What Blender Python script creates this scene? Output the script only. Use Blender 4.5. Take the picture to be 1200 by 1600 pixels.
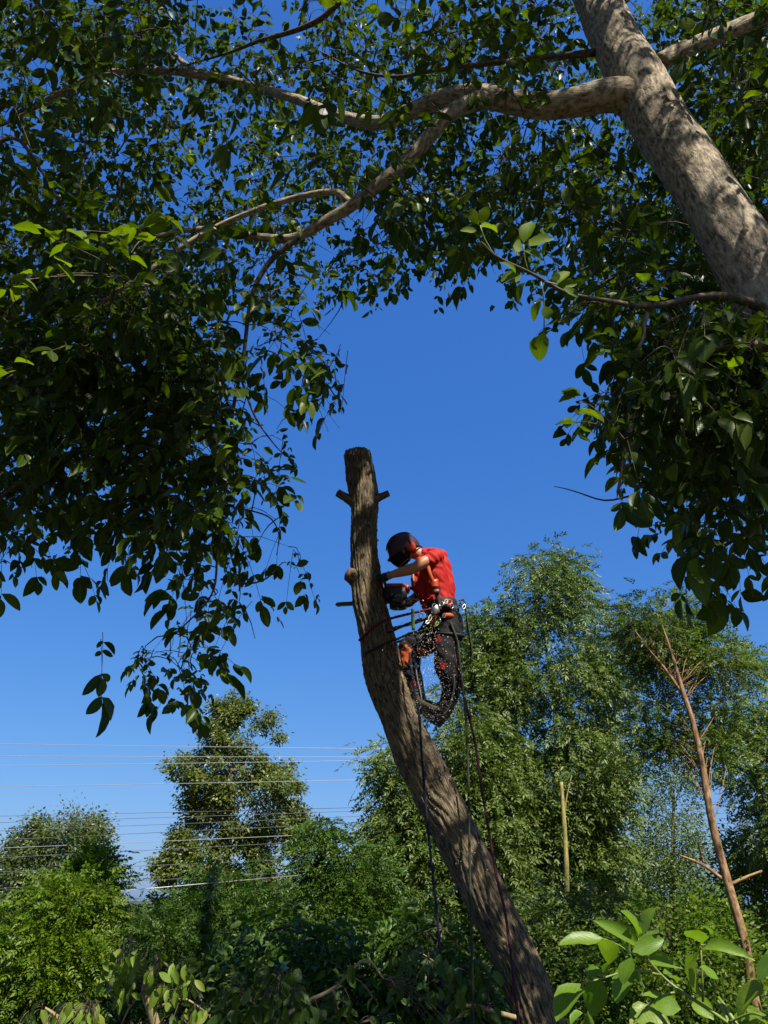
import bpy, math, random
import numpy as np
from mathutils import Vector, Matrix

for o in list(bpy.data.objects):
    bpy.data.objects.remove(o)
rng = np.random.default_rng(11)
random.seed(4)
SC = bpy.context.scene
COL = SC.collection

# ------------------------------------------------------------------ camera
PITCH = math.radians(27.3)
F = 1202.0                       # focal length in pixels of the 1200 x 1600 frame
CAM = np.array([0.0, 0.0, 1.6])
cam_data = bpy.data.cameras.new("camera")
cam = bpy.data.objects.new("camera", cam_data)
COL.objects.link(cam)
cam.location = CAM
cam.rotation_euler = (math.pi / 2 + PITCH, 0, 0)
cam_data.sensor_fit = 'VERTICAL'
cam_data.sensor_height = 24.0
cam_data.lens = 24.0 * F / 1600.0
cam_data.clip_start = 0.05
cam_data.clip_end = 8000
SC.camera = cam

# ------------------------------------------------------------------ sky, sun, exposure
SUN_EL = math.radians(54)
SUN_AZ = math.radians(30)        # to the right of straight behind the camera
SUN_DIR = np.array([math.cos(SUN_EL) * math.sin(SUN_AZ), -math.cos(SUN_EL) * math.cos(SUN_AZ), math.sin(SUN_EL)])
world = bpy.data.worlds.new("World")
SC.world = world
world.use_nodes = True
wn = world.node_tree
wn.nodes.clear()
sky = wn.nodes.new('ShaderNodeTexSky')
sky.sky_type = 'NISHITA'
sky.sun_disc = False
sky.sun_elevation = SUN_EL
sky.sun_rotation = math.pi - SUN_AZ
sky.altitude = 300
sky.air_density = 1.0
sky.dust_density = 1.8
sky.ozone_density = 3.5
hs = wn.nodes.new('ShaderNodeHueSaturation')
hs.inputs['Saturation'].default_value = 1.22
bg = wn.nodes.new('ShaderNodeBackground')
bg.inputs['Strength'].default_value = 0.15
wo = wn.nodes.new('ShaderNodeOutputWorld')
wn.links.new(sky.outputs[0], hs.inputs['Color'])
sep = wn.nodes.new('ShaderNodeSeparateColor'); com = wn.nodes.new('ShaderNodeCombineColor')
wn.links.new(hs.outputs[0], sep.inputs[0])
for k, (pw, gain) in enumerate(((0.90, 0.300), (0.71, 0.505), (0.46, 1.15))):     # the camera's tone response
    a_ = wn.nodes.new('ShaderNodeMath'); a_.operation = 'POWER'; a_.inputs[1].default_value = pw
    b_ = wn.nodes.new('ShaderNodeMath'); b_.operation = 'MULTIPLY'; b_.inputs[1].default_value = gain
    wn.links.new(sep.outputs[k], a_.inputs[0]); wn.links.new(a_.outputs[0], b_.inputs[0]); wn.links.new(b_.outputs[0], com.inputs[k])
wn.links.new(com.outputs[0], bg.inputs['Color'])
wn.links.new(bg.outputs[0], wo.inputs['Surface'])

sd = bpy.data.lights.new("sun", 'SUN')
sd.energy = 5.0
sd.angle = math.radians(0.53)
sd.color = (1.0, 0.94, 0.84)
sun = bpy.data.objects.new("sun", sd)
COL.objects.link(sun)
sun.rotation_euler = Vector(SUN_DIR).to_track_quat('Z', 'Y').to_euler()
sun.location = (0, -20, 30)

SC.view_settings.view_transform = 'Standard'
SC.view_settings.look = 'None'
SC.view_settings.exposure = 1.15
SC.view_settings.gamma = 1.0
SC.view_settings.use_curve_mapping = False
SC.cycles.max_bounces = 4
SC.cycles.diffuse_bounces = 2
SC.cycles.transmission_bounces = 2
SC.cycles.transparent_max_bounces = 6

# ------------------------------------------------------------------ picture point -> place in the world
FW = np.array([0, math.cos(PITCH), math.sin(PITCH)])
UP = np.array([0, -math.sin(PITCH), math.cos(PITCH)])
RT = np.array([1.0, 0, 0])


def ray(px, py):
    px = np.asarray(px, float); py = np.asarray(py, float)
    return FW + ((px - 600) / F)[..., None] * RT + ((800 - py) / F)[..., None] * UP


def D(px, py, d):
    """point at optical depth d"""
    return CAM + ray(px, py) * np.asarray(d, float)[..., None]


def YP(px, py, Y):
    """point at distance Y in front of the camera along the ground"""
    r = ray(px, py)
    return CAM + r * (np.asarray(Y, float) / r[..., 1])[..., None]


def proj(P):
    q = P - CAM
    z = q @ FW
    zz = np.where(z > 0.05, z, 0.05)
    return 600 + F * (q @ RT) / zz, 800 - F * (q @ UP) / zz, z


# ------------------------------------------------------------------ materials
MATS = {}


def new_mat(name):
    m = bpy.data.materials.new(name)
    m.use_nodes = True
    m.node_tree.nodes.clear()
    MATS[name] = m
    return m, m.node_tree.nodes, m.node_tree.links


def leaf_mat(name, cols, trans=0.4, tcol=(1.6, 2.1, 0.55), rough=0.42, spec=0.45, veins=False):
    m, N, L = new_mat(name)
    out = N.new('ShaderNodeOutputMaterial')
    at = N.new('ShaderNodeAttribute'); at.attribute_name = 'rnd'
    oi = N.new('ShaderNodeObjectInfo')
    ad = N.new('ShaderNodeMath'); ad.operation = 'ADD'
    fr = N.new('ShaderNodeMath'); fr.operation = 'FRACT'
    L.new(at.outputs['Fac'], ad.inputs[0]); L.new(oi.outputs['Random'], ad.inputs[1]); L.new(ad.outputs[0], fr.inputs[0])
    cr = N.new('ShaderNodeValToRGB')
    els = cr.color_ramp.elements
    els[0].position = 0; els[0].color = (*cols[0], 1)
    els[1].position = 1; els[1].color = (*cols[-1], 1)
    for i, c in enumerate(cols[1:-1], 1):
        e = els.new(i / (len(cols) - 1)); e.color = (*c, 1)
    L.new(fr.outputs[0], cr.inputs[0])
    col = cr.outputs[0]
    pb = N.new('ShaderNodeBsdfPrincipled')
    if veins:
        uv = N.new('ShaderNodeUVMap'); uv.uv_map = 'UVMap'
        sx = N.new('ShaderNodeSeparateXYZ'); L.new(uv.outputs[0], sx.inputs[0])
        ab = N.new('ShaderNodeMath'); ab.operation = 'ABSOLUTE'; L.new(sx.outputs[0], ab.inputs[0])
        m1 = N.new('ShaderNodeMath'); m1.operation = 'MULTIPLY_ADD'; m1.inputs[1].default_value = -0.30
        L.new(ab.outputs[0], m1.inputs[0]); L.new(sx.outputs[1], m1.inputs[2])
        m2 = N.new('ShaderNodeMath'); m2.operation = 'MULTIPLY'; m2.inputs[1].default_value = 9.0; L.new(m1.outputs[0], m2.inputs[0])
        m3 = N.new('ShaderNodeMath'); m3.operation = 'PINGPONG'; m3.inputs[1].default_value = 0.5; L.new(m2.outputs[0], m3.inputs[0])
        m4 = N.new('ShaderNodeMath'); m4.operation = 'LESS_THAN'; m4.inputs[1].default_value = 0.055; L.new(m3.outputs[0], m4.inputs[0])
        m5 = N.new('ShaderNodeMath'); m5.operation = 'LESS_THAN'; m5.inputs[1].default_value = 0.07; L.new(ab.outputs[0], m5.inputs[0])
        m6 = N.new('ShaderNodeMath'); m6.operation = 'MAXIMUM'; L.new(m4.outputs[0], m6.inputs[0]); L.new(m5.outputs[0], m6.inputs[1])
        mx = N.new('ShaderNodeMix'); mx.data_type = 'RGBA'; mx.blend_type = 'MIX'
        mf = N.new('ShaderNodeMath'); mf.operation = 'MULTIPLY'; mf.inputs[1].default_value = 0.16; L.new(m6.outputs[0], mf.inputs[0])
        L.new(mf.outputs[0], mx.inputs[0]); L.new(col, mx.inputs[6]); mx.inputs[7].default_value = (0.20, 0.30, 0.07, 1)
        col = mx.outputs[2]
        no = N.new('ShaderNodeTexNoise'); no.inputs['Scale'].default_value = 7; L.new(uv.outputs[0], no.inputs['Vector'])
        mn = N.new('ShaderNodeMix'); mn.data_type = 'RGBA'; mn.blend_type = 'MULTIPLY'; mn.inputs[0].default_value = 0.5
        rr = N.new('ShaderNodeMapRange'); rr.inputs[1].default_value = 0.3; rr.inputs[2].default_value = 0.7; rr.inputs[3].default_value = 0.65; rr.inputs[4].default_value = 1.15
        L.new(no.outputs[0], rr.inputs[0]); L.new(col, mn.inputs[6]); L.new(rr.outputs[0], mn.inputs[7])
        col = mn.outputs[2]
        bp = N.new('ShaderNodeBump'); bp.inputs['Strength'].default_value = 0.25; bp.inputs['Distance'].default_value = 0.001
        L.new(m3.outputs[0], bp.inputs['Height']); L.new(bp.outputs[0], pb.inputs['Normal'])
    L.new(col, pb.inputs['Base Color'])
    pb.inputs['Roughness'].default_value = rough
    pb.inputs['Specular IOR Level'].default_value = spec
    tr = N.new('ShaderNodeBsdfTranslucent')
    mu = N.new('ShaderNodeMix'); mu.data_type = 'RGBA'; mu.blend_type = 'MULTIPLY'; mu.inputs[0].default_value = 1.0
    L.new(col, mu.inputs[6]); mu.inputs[7].default_value = (*tcol, 1)
    L.new(mu.outputs[2], tr.inputs['Color'])
    ms = N.new('ShaderNodeMixShader'); ms.inputs[0].default_value = trans
    L.new(pb.outputs[0], ms.inputs[1]); L.new(tr.outputs[0], ms.inputs[2])
    L.new(ms.outputs[0], out.inputs['Surface'])
    return m


def bark_mat(name, dark, mid, light, su=14.0, sv=3.0, bump=0.012, patch=None, rough=0.9):
    """UV: u = metres round the stem, v = metres along it"""
    m, N, L = new_mat(name)
    out = N.new('ShaderNodeOutputMaterial')
    uv = N.new('ShaderNodeUVMap'); uv.uv_map = 'UVMap'
    mp = N.new('ShaderNodeMapping'); mp.inputs['Scale'].default_value = (su, sv, 1)
    L.new(uv.outputs[0], mp.inputs[0])
    n0 = N.new('ShaderNodeTexNoise'); n0.inputs['Scale'].default_value = 0.7; n0.inputs['Detail'].default_value = 3
    L.new(mp.outputs[0], n0.inputs['Vector'])
    vm = N.new('ShaderNodeVectorMath'); vm.operation = 'MULTIPLY_ADD'; vm.inputs[1].default_value = (1.2, 1.2, 0)
    L.new(n0.outputs['Color'], vm.inputs[0]); L.new(mp.outputs[0], vm.inputs[2])
    n1 = N.new('ShaderNodeTexNoise'); n1.inputs['Scale'].default_value = 1.6; n1.inputs['Detail'].default_value = 9; n1.inputs['Roughness'].default_value = 0.66
    L.new(vm.outputs[0], n1.inputs['Vector'])
    cr = N.new('ShaderNodeValToRGB'); e = cr.color_ramp.elements
    e[0].position = 0.37; e[0].color = (*dark, 1); e[1].position = 0.63; e[1].color = (*light, 1)
    k = e.new(0.5); k.color = (*mid, 1)
    L.new(n1.outputs[0], cr.inputs[0])
    col = cr.outputs[0]
    if patch:
        n2 = N.new('ShaderNodeTexNoise'); n2.inputs['Scale'].default_value = 5.0; n2.inputs['Detail'].default_value = 5
        L.new(uv.outputs[0], n2.inputs['Vector'])
        r2 = N.new('ShaderNodeMapRange'); r2.inputs[1].default_value = 0.52; r2.inputs[2].default_value = 0.68; r2.inputs[4].default_value = 0.65
        L.new(n2.outputs[0], r2.inputs[0])
        mx = N.new('ShaderNodeMix'); mx.data_type = 'RGBA'
        L.new(r2.outputs[0], mx.inputs[0]); L.new(col, mx.inputs[6]); mx.inputs[7].default_value = (*patch, 1)
        col = mx.outputs[2]
    pb = N.new('ShaderNodeBsdfPrincipled')
    pb.inputs['Roughness'].default_value = rough
    pb.inputs['Specular IOR Level'].default_value = 0.2
    bp = N.new('ShaderNodeBump'); bp.inputs['Strength'].default_value = 0.9; bp.inputs['Distance'].default_value = bump
    L.new(n1.outputs[0], bp.inputs['Height']); L.new(bp.outputs[0], pb.inputs['Normal'])
    L.new(col, pb.inputs['Base Color']); L.new(pb.outputs[0], out.inputs['Surface'])
    return m


def plain_mat(name, col, rough=0.6, metal=0.0, var=0.25, scale=30.0, spec=0.4, bump=0.0):
    m, N, L = new_mat(name)
    out = N.new('ShaderNodeOutputMaterial')
    tc = N.new('ShaderNodeTexCoord')
    n1 = N.new('ShaderNodeTexNoise'); n1.inputs['Scale'].default_value = scale; n1.inputs['Detail'].default_value = 5
    L.new(tc.outputs['Object'], n1.inputs['Vector'])
    mr = N.new('ShaderNodeMapRange'); mr.inputs[1].default_value = 0.3; mr.inputs[2].default_value = 0.7
    mr.inputs[3].default_value = 1 - var; mr.inputs[4].default_value = 1 + var
    L.new(n1.outputs[0], mr.inputs[0])
    mx = N.new('ShaderNodeMix'); mx.data_type = 'RGBA'; mx.blend_type = 'MULTIPLY'; mx.inputs[0].default_value = 1
    mx.inputs[6].default_value = (*col, 1); L.new(mr.outputs[0], mx.inputs[7])
    pb = N.new('ShaderNodeBsdfPrincipled')
    L.new(mx.outputs[2], pb.inputs['Base Color'])
    pb.inputs['Roughness'].default_value = rough; pb.inputs['Metallic'].default_value = metal
    pb.inputs['Specular IOR Level'].default_value = spec
    if bump:
        bp = N.new('ShaderNodeBump'); bp.inputs['Strength'].default_value = 0.6; bp.inputs['Distance'].default_value = bump
        L.new(n1.outputs[0], bp.inputs['Height']); L.new(bp.outputs[0], pb.inputs['Normal'])
    L.new(pb.outputs[0], out.inputs['Surface'])
    return m


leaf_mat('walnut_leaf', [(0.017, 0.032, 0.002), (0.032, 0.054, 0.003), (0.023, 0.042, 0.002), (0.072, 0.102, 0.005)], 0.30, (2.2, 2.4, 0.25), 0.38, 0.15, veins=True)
leaf_mat('young_and_lit_tint_leaf', [(0.075, 0.125, 0.004), (0.125, 0.180, 0.005), (0.095, 0.150, 0.004)], 0.42, (1.5, 1.6, 0.4), 0.6, 0.12, veins=True)  # serves the young sprig and clusters with sunlight put into their colour
leaf_mat('sapling_leaf', [(0.075, 0.150, 0.010), (0.125, 0.205, 0.012), (0.095, 0.175, 0.012), (0.150, 0.215, 0.016)], 0.38, (1.5, 1.7, 0.5), 0.42, 0.3, veins=True)
leaf_mat('wilted_leaf', [(0.080, 0.145, 0.010), (0.150, 0.210, 0.016), (0.070, 0.130, 0.010), (0.210, 0.235, 0.026)], 0.32, (1.5, 1.6, 0.5), 0.5, 0.25, veins=True)
leaf_mat('ash_leaf', [(0.046, 0.080, 0.014), (0.084, 0.122, 0.020), (0.064, 0.100, 0.016), (0.125, 0.155, 0.034)], 0.26, (1.3, 1.6, 0.5), 0.42, 0.26)
leaf_mat('pear_leaf', [(0.048, 0.074, 0.010), (0.085, 0.110, 0.014), (0.065, 0.092, 0.012), (0.120, 0.122, 0.020), (0.055, 0.084, 0.010)], 0.26, (1.3, 1.5, 0.5), 0.40, 0.30)
leaf_mat('far_leaf', [(0.050, 0.076, 0.018), (0.078, 0.100, 0.022), (0.060, 0.088, 0.018)], 0.28, (1.3, 1.5, 0.5), 0.40, 0.35)
leaf_mat('locust_leaf', [(0.068, 0.110, 0.022), (0.105, 0.145, 0.028), (0.085, 0.125, 0.022)], 0.35, (1.4, 1.7, 0.5), 0.45, 0.3)
leaf_mat('bright_leaf', [(0.040, 0.088, 0.005), (0.095, 0.145, 0.007), (0.055, 0.112, 0.006), (0.155, 0.195, 0.010)], 0.38, (1.4, 1.7, 0.5), 0.45, 0.25)
leaf_mat('shrub_leaf', [(0.028, 0.064, 0.006), (0.056, 0.100, 0.009), (0.038, 0.078, 0.006)], 0.20, (1.4, 1.8, 0.5), 0.45, 0.22)
bark_mat('furrowed_bark', (0.014, 0.010, 0.006), (0.105, 0.080, 0.048), (0.24, 0.190, 0.118), 58, 8.0, 0.022, patch=(0.20, 0.155, 0.070))
bark_mat('walnut_bark', (0.060, 0.045, 0.028), (0.225, 0.180, 0.120), (0.39, 0.330, 0.235), 34, 11.0, 0.011, patch=(0.33, 0.285, 0.205))
bark_mat('twig_bark', (0.030, 0.022, 0.014), (0.065, 0.050, 0.032), (0.13, 0.105, 0.07), 40, 14, 0.002)
bark_mat('pale_bark', (0.13, 0.10, 0.05), (0.23, 0.18, 0.09), (0.32, 0.26, 0.14), 24, 5, 0.003)
bark_mat('orange_bark', (0.090, 0.048, 0.022), (0.22, 0.130, 0.062), (0.34, 0.225, 0.12), 24, 6, 0.006)
bark_mat('yellow_bark', (0.14, 0.11, 0.03), (0.25, 0.21, 0.06), (0.34, 0.29, 0.10), 24, 6, 0.004)
bark_mat('grey_bark', (0.06, 0.05, 0.038), (0.13, 0.11, 0.085), (0.23, 0.20, 0.155), 20, 5, 0.006)
plain_mat('green_stem', (0.11, 0.15, 0.022), 0.5, 0, 0.25, 40)
plain_mat('sawn_wood', (0.28, 0.19, 0.09), 0.85, 0, 0.35, 22)
plain_mat('red_sawn_wood', (0.11, 0.055, 0.028), 0.85, 0, 0.4, 30)
plain_mat('earth', (0.060, 0.050, 0.030), 0.95, 0, 0.5, 1.5, 0.2)
plain_mat('hill_wood', (0.040, 0.060, 0.036), 0.95, 0, 0.5, 0.06, 0.1)
plain_mat('skin', (0.36, 0.150, 0.075), 0.5, 0, 0.12, 18, 0.4)
plain_mat('shirt_red', (0.31, 0.008, 0.004), 0.72, 0, 0.10, 25, 0.25)
plain_mat('trouser_black', (0.008, 0.008, 0.009), 0.85, 0, 0.4, 40, 0.2)
plain_mat('orange_cloth', (0.38, 0.070, 0.014), 0.75, 0, 0.25, 40, 0.25)
plain_mat('black_web', (0.008, 0.008, 0.009), 0.7, 0, 0.3, 60, 0.3)
plain_mat('helmet_shell', (0.040, 0.006, 0.012), 0.5, 0, 0.3, 12, 0.4)
plain_mat('muff_orange', (0.42, 0.035, 0.010), 0.4, 0, 0.15, 20, 0.5)
plain_mat('dark_plastic', (0.009, 0.009, 0.010), 0.5, 0, 0.25, 30, 0.5)
plain_mat('visor_mesh', (0.004, 0.004, 0.005), 0.8, 0, 0.3, 60, 0.15)
plain_mat('saw_orange', (0.40, 0.040, 0.010), 0.38, 0, 0.2, 25, 0.5)
plain_mat('steel', (0.24, 0.24, 0.24), 0.35, 1.0, 0.2, 50)
plain_mat('bar_steel', (0.16, 0.155, 0.15), 0.5, 0.8, 0.35, 60)
plain_mat('glove_dark', (0.020, 0.024, 0.022), 0.8, 0, 0.3, 60, 0.2)
plain_mat('cuff_grey', (0.17, 0.17, 0.17), 0.8, 0, 0.2, 60, 0.2)
plain_mat('hair_dark', (0.012, 0.009, 0.007), 0.7, 0, 0.3, 90, 0.3)
plain_mat('boot_leather', (0.040, 0.027, 0.017), 0.6, 0, 0.4, 40, 0.3)
plain_mat('pale_web', (0.30, 0.30, 0.20), 0.7, 0, 0.2, 60, 0.3)
plain_mat('green_web', (0.10, 0.18, 0.02), 0.7, 0, 0.25, 60, 0.3)
plain_mat('red_metal', (0.42, 0.03, 0.02), 0.35, 0.6, 0.2, 40)
plain_mat('rope_red', (0.080, 0.012, 0.012), 0.85, 0, 0.5, 120, 0.2, 0.002)
plain_mat('rope_black', (0.016, 0.016, 0.020), 0.85, 0, 0.5, 120, 0.2, 0.002)
plain_mat('rope_blue', (0.010, 0.013, 0.026), 0.85, 0, 0.5, 120, 0.2, 0.002)
plain_mat('rope_green', (0.032, 0.040, 0.026), 0.85, 0, 0.5, 120, 0.2, 0.002)
plain_mat('rope_purple', (0.055, 0.014, 0.022), 0.85, 0, 0.5, 120, 0.2, 0.002)
plain_mat('chip_wood', (0.66, 0.56, 0.42), 0.8, 0, 0.2, 40, 0.2)
plain_mat('aluminium_wire', (0.36, 0.36, 0.35), 0.45, 0.5, 0.1, 2)
plain_mat('dark_wire', (0.10, 0.10, 0.11), 0.6, 0.2, 0.1, 2)
plain_mat('fruit_green', (0.16, 0.22, 0.04), 0.5, 0, 0.2, 40, 0.4)
plain_mat('dead_leaf', (0.26, 0.13, 0.055), 0.8, 0, 0.4, 20, 0.2)

# ------------------------------------------------------------------ objects
ORG = {}


def thing(name, label, cat, loc, group=None):
    o = bpy.data.objects.new(name, None)
    COL.objects.link(o)
    o.location = loc
    o.empty_display_size = 0.2
    o['label'] = label; o['category'] = cat
    if group: o['group'] = group
    ORG[o.name] = np.array(loc, float)
    return o


def link_mesh(name, me, mat, parent=None, loc=None):
    o = bpy.data.objects.new(name, me)
    COL.objects.link(o)
    for m in (mat if isinstance(mat, (list, tuple)) else [mat]):
        if m and m not in [s.name for s in me.materials if s]:
            me.materials.append(MATS[m])
    if parent is not None:
        o.parent = parent
        ORG[o.name] = ORG[parent.name]
    elif loc is not None:
        o.location = loc
        ORG[o.name] = np.array(loc, float)
    else:
        ORG[o.name] = np.zeros(3)
    return o


def np_mesh(name, V, faces_flat, loop_tot, uv=None, rnd=None, smooth=True, midx=None):
    me = bpy.data.meshes.new(name)
    V = np.ascontiguousarray(V, np.float32)
    nl = len(faces_flat); nf = len(loop_tot)
    me.vertices.add(len(V)); me.vertices.foreach_set('co', V.ravel())
    me.loops.add(nl); me.loops.foreach_set('vertex_index', np.ascontiguousarray(faces_flat, np.int32))
    me.polygons.add(nf)
    lt = np.asarray(loop_tot, np.int32)
    ls = np.zeros(nf, np.int32); ls[1:] = np.cumsum(lt)[:-1]
    me.polygons.foreach_set('loop_start', ls)
    me.polygons.foreach_set('loop_total', lt)
    if smooth:
        me.polygons.foreach_set('use_smooth', np.ones(nf, bool))
    if midx is not None:
        me.polygons.foreach_set('material_index', np.asarray(midx, np.int32))
    if uv is not None:
        l = me.uv_layers.new(name='UVMap')
        l.data.foreach_set('uv', np.ascontiguousarray(uv, np.float32).ravel())
    if rnd is not None:
        a = me.attributes.new('rnd', 'FLOAT', 'FACE')
        a.data.foreach_set('value', np.ascontiguousarray(rnd, np.float32))
    me.update(calc_edges=True)
    return me


class MB:
    """collects pieces of one mesh, in world coordinates"""
    def __init__(s):
        s.V = []; s.F = []; s.T = []; s.U = []; s.M = []; s.n = 0

    def add(s, V, faces, uv=None, m=0):
        V = np.asarray(V, float)
        for i, f in enumerate(faces):
            s.F.extend(int(k) + s.n for k in f); s.T.append(len(f)); s.M.append(m)
            if uv is not None: s.U.extend(uv[i])
            else: s.U.extend([(0.0, 0.0)] * len(f))
        s.V.append(V); s.n += len(V)
        return s

    def grid(s, G, closed_u=True, caps=(True, True), uvs=None, m=0, capm=None):
        """G (rings, seg, 3)"""
        R, S, _ = G.shape
        base = s.n
        idx = np.arange(R * S).reshape(R, S) + base
        if closed_u:
            a = idx[:-1]; b = np.roll(idx, -1, 1)[:-1]; c = np.roll(idx, -1, 1)[1:]; d = idx[1:]
        else:
            a = idx[:-1, :-1]; b = idx[:-1, 1:]; c = idx[1:, 1:]; d = idx[1:, :-1]
        q = np.stack([a, b, c, d], -1).reshape(-1, 4)
        s.F.extend(q.ravel().tolist()); s.T.extend([4] * len(q)); s.M.extend([m] * len(q))
        if uvs is not None:
            uu, vv = uvs                    # (S+1), (R)
            u0 = np.broadcast_to(uu[:-1], (R - 1, S)); u1 = np.broadcast_to(uu[1:], (R - 1, S))
            v0 = np.broadcast_to(vv[:-1, None], (R - 1, S)); v1 = np.broadcast_to(vv[1:, None], (R - 1, S))
            U = np.stack([np.stack([u0, v0], -1), np.stack([u1, v0], -1), np.stack([u1, v1], -1), np.stack([u0, v1], -1)], 2).reshape(-1, 2)
            s.U.extend(map(tuple, U.tolist()))
        else:
            s.U.extend([(0.0, 0.0)] * (len(q) * 4))
        s.V.append(G.reshape(-1, 3)); s.n += R * S
        cm = m if capm is None else capm
        if closed_u and caps[0]:
            s.F.extend(idx[0][::-1].tolist()); s.T.append(S); s.M.append(cm); s.U.extend([(0.0, 0.0)] * S)
        if closed_u and caps[1]:
            s.F.extend(idx[-1].tolist()); s.T.append(S); s.M.append(cm); s.U.extend([(0.0, 0.0)] * S)
        return s

    def tube(s, pts, radii, seg=8, sub=4, disp=None, m=0, capm=None, caps=(True, True)):
        pts = np.asarray(pts, float); radii = np.asarray(radii, float) * np.ones(len(pts))
        if sub > 1 and len(pts) > 2:
            pts, radii = spline(pts, radii, sub)
        T, Nn, B = frames(pts)
        ln = np.concatenate([[0], np.cumsum(np.linalg.norm(np.diff(pts, axis=0), axis=1))])
        th = np.arange(seg) / seg * 2 * math.pi
        r = radii[:, None] * np.ones(seg)
        if disp is not None:
            r = r + disp(th[None, :] + 0 * ln[:, None], ln[:, None] + 0 * th[None, :])
        G = pts[:, None, :] + r[..., None] * (np.cos(th)[None, :, None] * Nn[:, None, :] + np.sin(th)[None, :, None] * B[:, None, :])
        rm = float(np.mean(radii))
        s.grid(G, True, caps, (np.arange(seg + 1) / seg * 2 * math.pi * rm, ln), m, capm)
        return s

    def box(s, c, ax, ay, az, m=0, bev=0.15):
        """box with chamfered edges: centre, three half-axis vectors"""
        c = np.asarray(c, float); ax, ay, az = [np.asarray(v, float) for v in (ax, ay, az)]
        k = 1 - bev
        prof = [(-1, -k), (-1, k), (-k, 1), (k, 1), (1, k), (1, -k), (k, -1), (-k, -1)]
        G = []
        for h, q in ((-1, k), (-k, 1), (k, 1), (1, k)):
            G.append([c + ax * x * q + ay * y * q + az * h for x, y in prof][::-1])
        s.grid(np.array(G), True, (True, True), None, m)
        return s

    def ellipsoid(s, c, ax, ay, az, nu=14, nv=9, m=0):
        c = np.asarray(c, float)
        ph = np.linspace(0.12, math.pi - 0.12, nv)
        th = np.arange(nu) / nu * 2 * math.pi
        G = c + (np.sin(ph)[:, None, None] * (np.cos(th)[None, :, None] * np.asarray(ax, float) + np.sin(th)[None, :, None] * np.asarray(ay, float))
                 - np.cos(ph)[:, None, None] * np.asarray(az, float))
        s.grid(G, True, (True, True), None, m)
        return s

    def torus(s, c, n, R, r, e1=None, sx=1.0, sy=1.0, nu=18, nv=6, m=0, arc=1.0):
        c = np.asarray(c, float); n = np.asarray(n, float) / np.linalg.norm(n)
        a = np.array([0, 0, 1.0]) if e1 is None else np.asarray(e1, float)
        a = a - n * (a @ n)
        if np.linalg.norm(a) < 1e-3: a = np.array([1.0, 0, 0]) - n * n[0]
        a /= np.linalg.norm(a); b = np.cross(n, a)
        t = np.linspace(0, 2 * math.pi * arc, nu + (0 if arc == 1.0 else 1), endpoint=(arc != 1.0))
        p = c + np.cos(t)[:, None] * a * R * sx + np.sin(t)[:, None] * b * R * sy
        if arc == 1.0: p = np.vstack([p, p[:1], p[1:2]])
        s.tube(p, np.full(len(p), r), nv, 1, m=m)
        return s

    def build(s, name, mat, parent=None, loc=None, smooth=True):
        V = np.vstack(s.V)
        org = ORG[parent.name] if parent is not None else (np.array(loc, float) if loc is not None else np.zeros(3))
        me = np_mesh(name, V - org, s.F, s.T, s.U, None, smooth, s.M if max(s.M) else None)
        mats = mat if isinstance(mat, (list, tuple)) else [mat]
        for mm in mats: me.materials.append(MATS[mm])
        o = link_mesh(name, me, None, parent, loc)
        return o


def spline(pts, radii, sub):
    P = np.vstack([2 * pts[0] - pts[1], pts, 2 * pts[-1] - pts[-2]])
    Rr = np.concatenate([[radii[0]], radii, [radii[-1]]])
    op = []; orr = []
    for i in range(1, len(P) - 2):
        for t in np.arange(sub) / sub:
            a, b, c, d = P[i - 1], P[i], P[i + 1], P[i + 2]
            op.append(0.5 * ((2 * b) + (c - a) * t + (2 * a - 5 * b + 4 * c - d) * t * t + (3 * b - a - 3 * c + d) * t ** 3))
            orr.append(Rr[i] * (1 - t) + Rr[i + 1] * t)
    op.append(pts[-1]); orr.append(radii[-1])
    return np.array(op), np.array(orr)


def frames(pts):
    T = np.gradient(pts, axis=0)
    T /= np.linalg.norm(T, axis=1)[:, None] + 1e-12
    n = np.cross(T[0], [0, 1.0, 0.05])
    if np.linalg.norm(n) < 1e-3: n = np.cross(T[0], [1.0, 0, 0])
    n /= np.linalg.norm(n)
    Nn = [n]
    for i in range(1, len(pts)):
        n = Nn[-1] - T[i] * (Nn[-1] @ T[i])
        n /= np.linalg.norm(n) + 1e-12
        Nn.append(n)
    Nn = np.array(Nn)
    return T, Nn, np.cross(T, Nn)


def vnoise(u, v, per, seed):
    """smooth value noise, periodic in u with period per (cells)"""
    g = np.random.default_rng(seed).random((per, 512))
    iu = np.floor(u).astype(int); iv = np.floor(v).astype(int)
    fu = u - iu; fv = v - iv
    fu = fu * fu * (3 - 2 * fu); fv = fv * fv * (3 - 2 * fv)
    a = g[iu % per, iv % 512]; b = g[(iu + 1) % per, iv % 512]
    c = g[iu % per, (iv + 1) % 512]; d = g[(iu + 1) % per, (iv + 1) % 512]
    return (a * (1 - fu) + b * fu) * (1 - fv) + (c * (1 - fu) + d * fu) * fv - 0.5


def bark_disp(amp, nfur, seed):
    def f(th, s):
        u = th / (2 * math.pi)
        w = vnoise(u * 6, s * 2.2, 6, seed) * 2.2 + vnoise(u * 12, s * 6.0, 12, seed + 1) * 0.9
        rid = np.abs(np.sin(math.pi * (u * nfur + w + 0.35 * np.sin(s * 3))))
        brk = vnoise(u * nfur * 1.0 + w, s * 9, nfur, seed + 2)
        fine = vnoise(u * 40, s * 46, 40, seed + 3)
        lump = vnoise(u * 3, s * 2.4, 3, seed + 4)
        return amp * (np.minimum(rid, 0.75) - 0.5 + 0.55 * brk + 0.35 * fine) + lump * amp * 2.2
    return f


def unit(v):
    v = np.asarray(v, float)
    return v / (np.linalg.norm(v, axis=-1, keepdims=True) + 1e-9)


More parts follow.
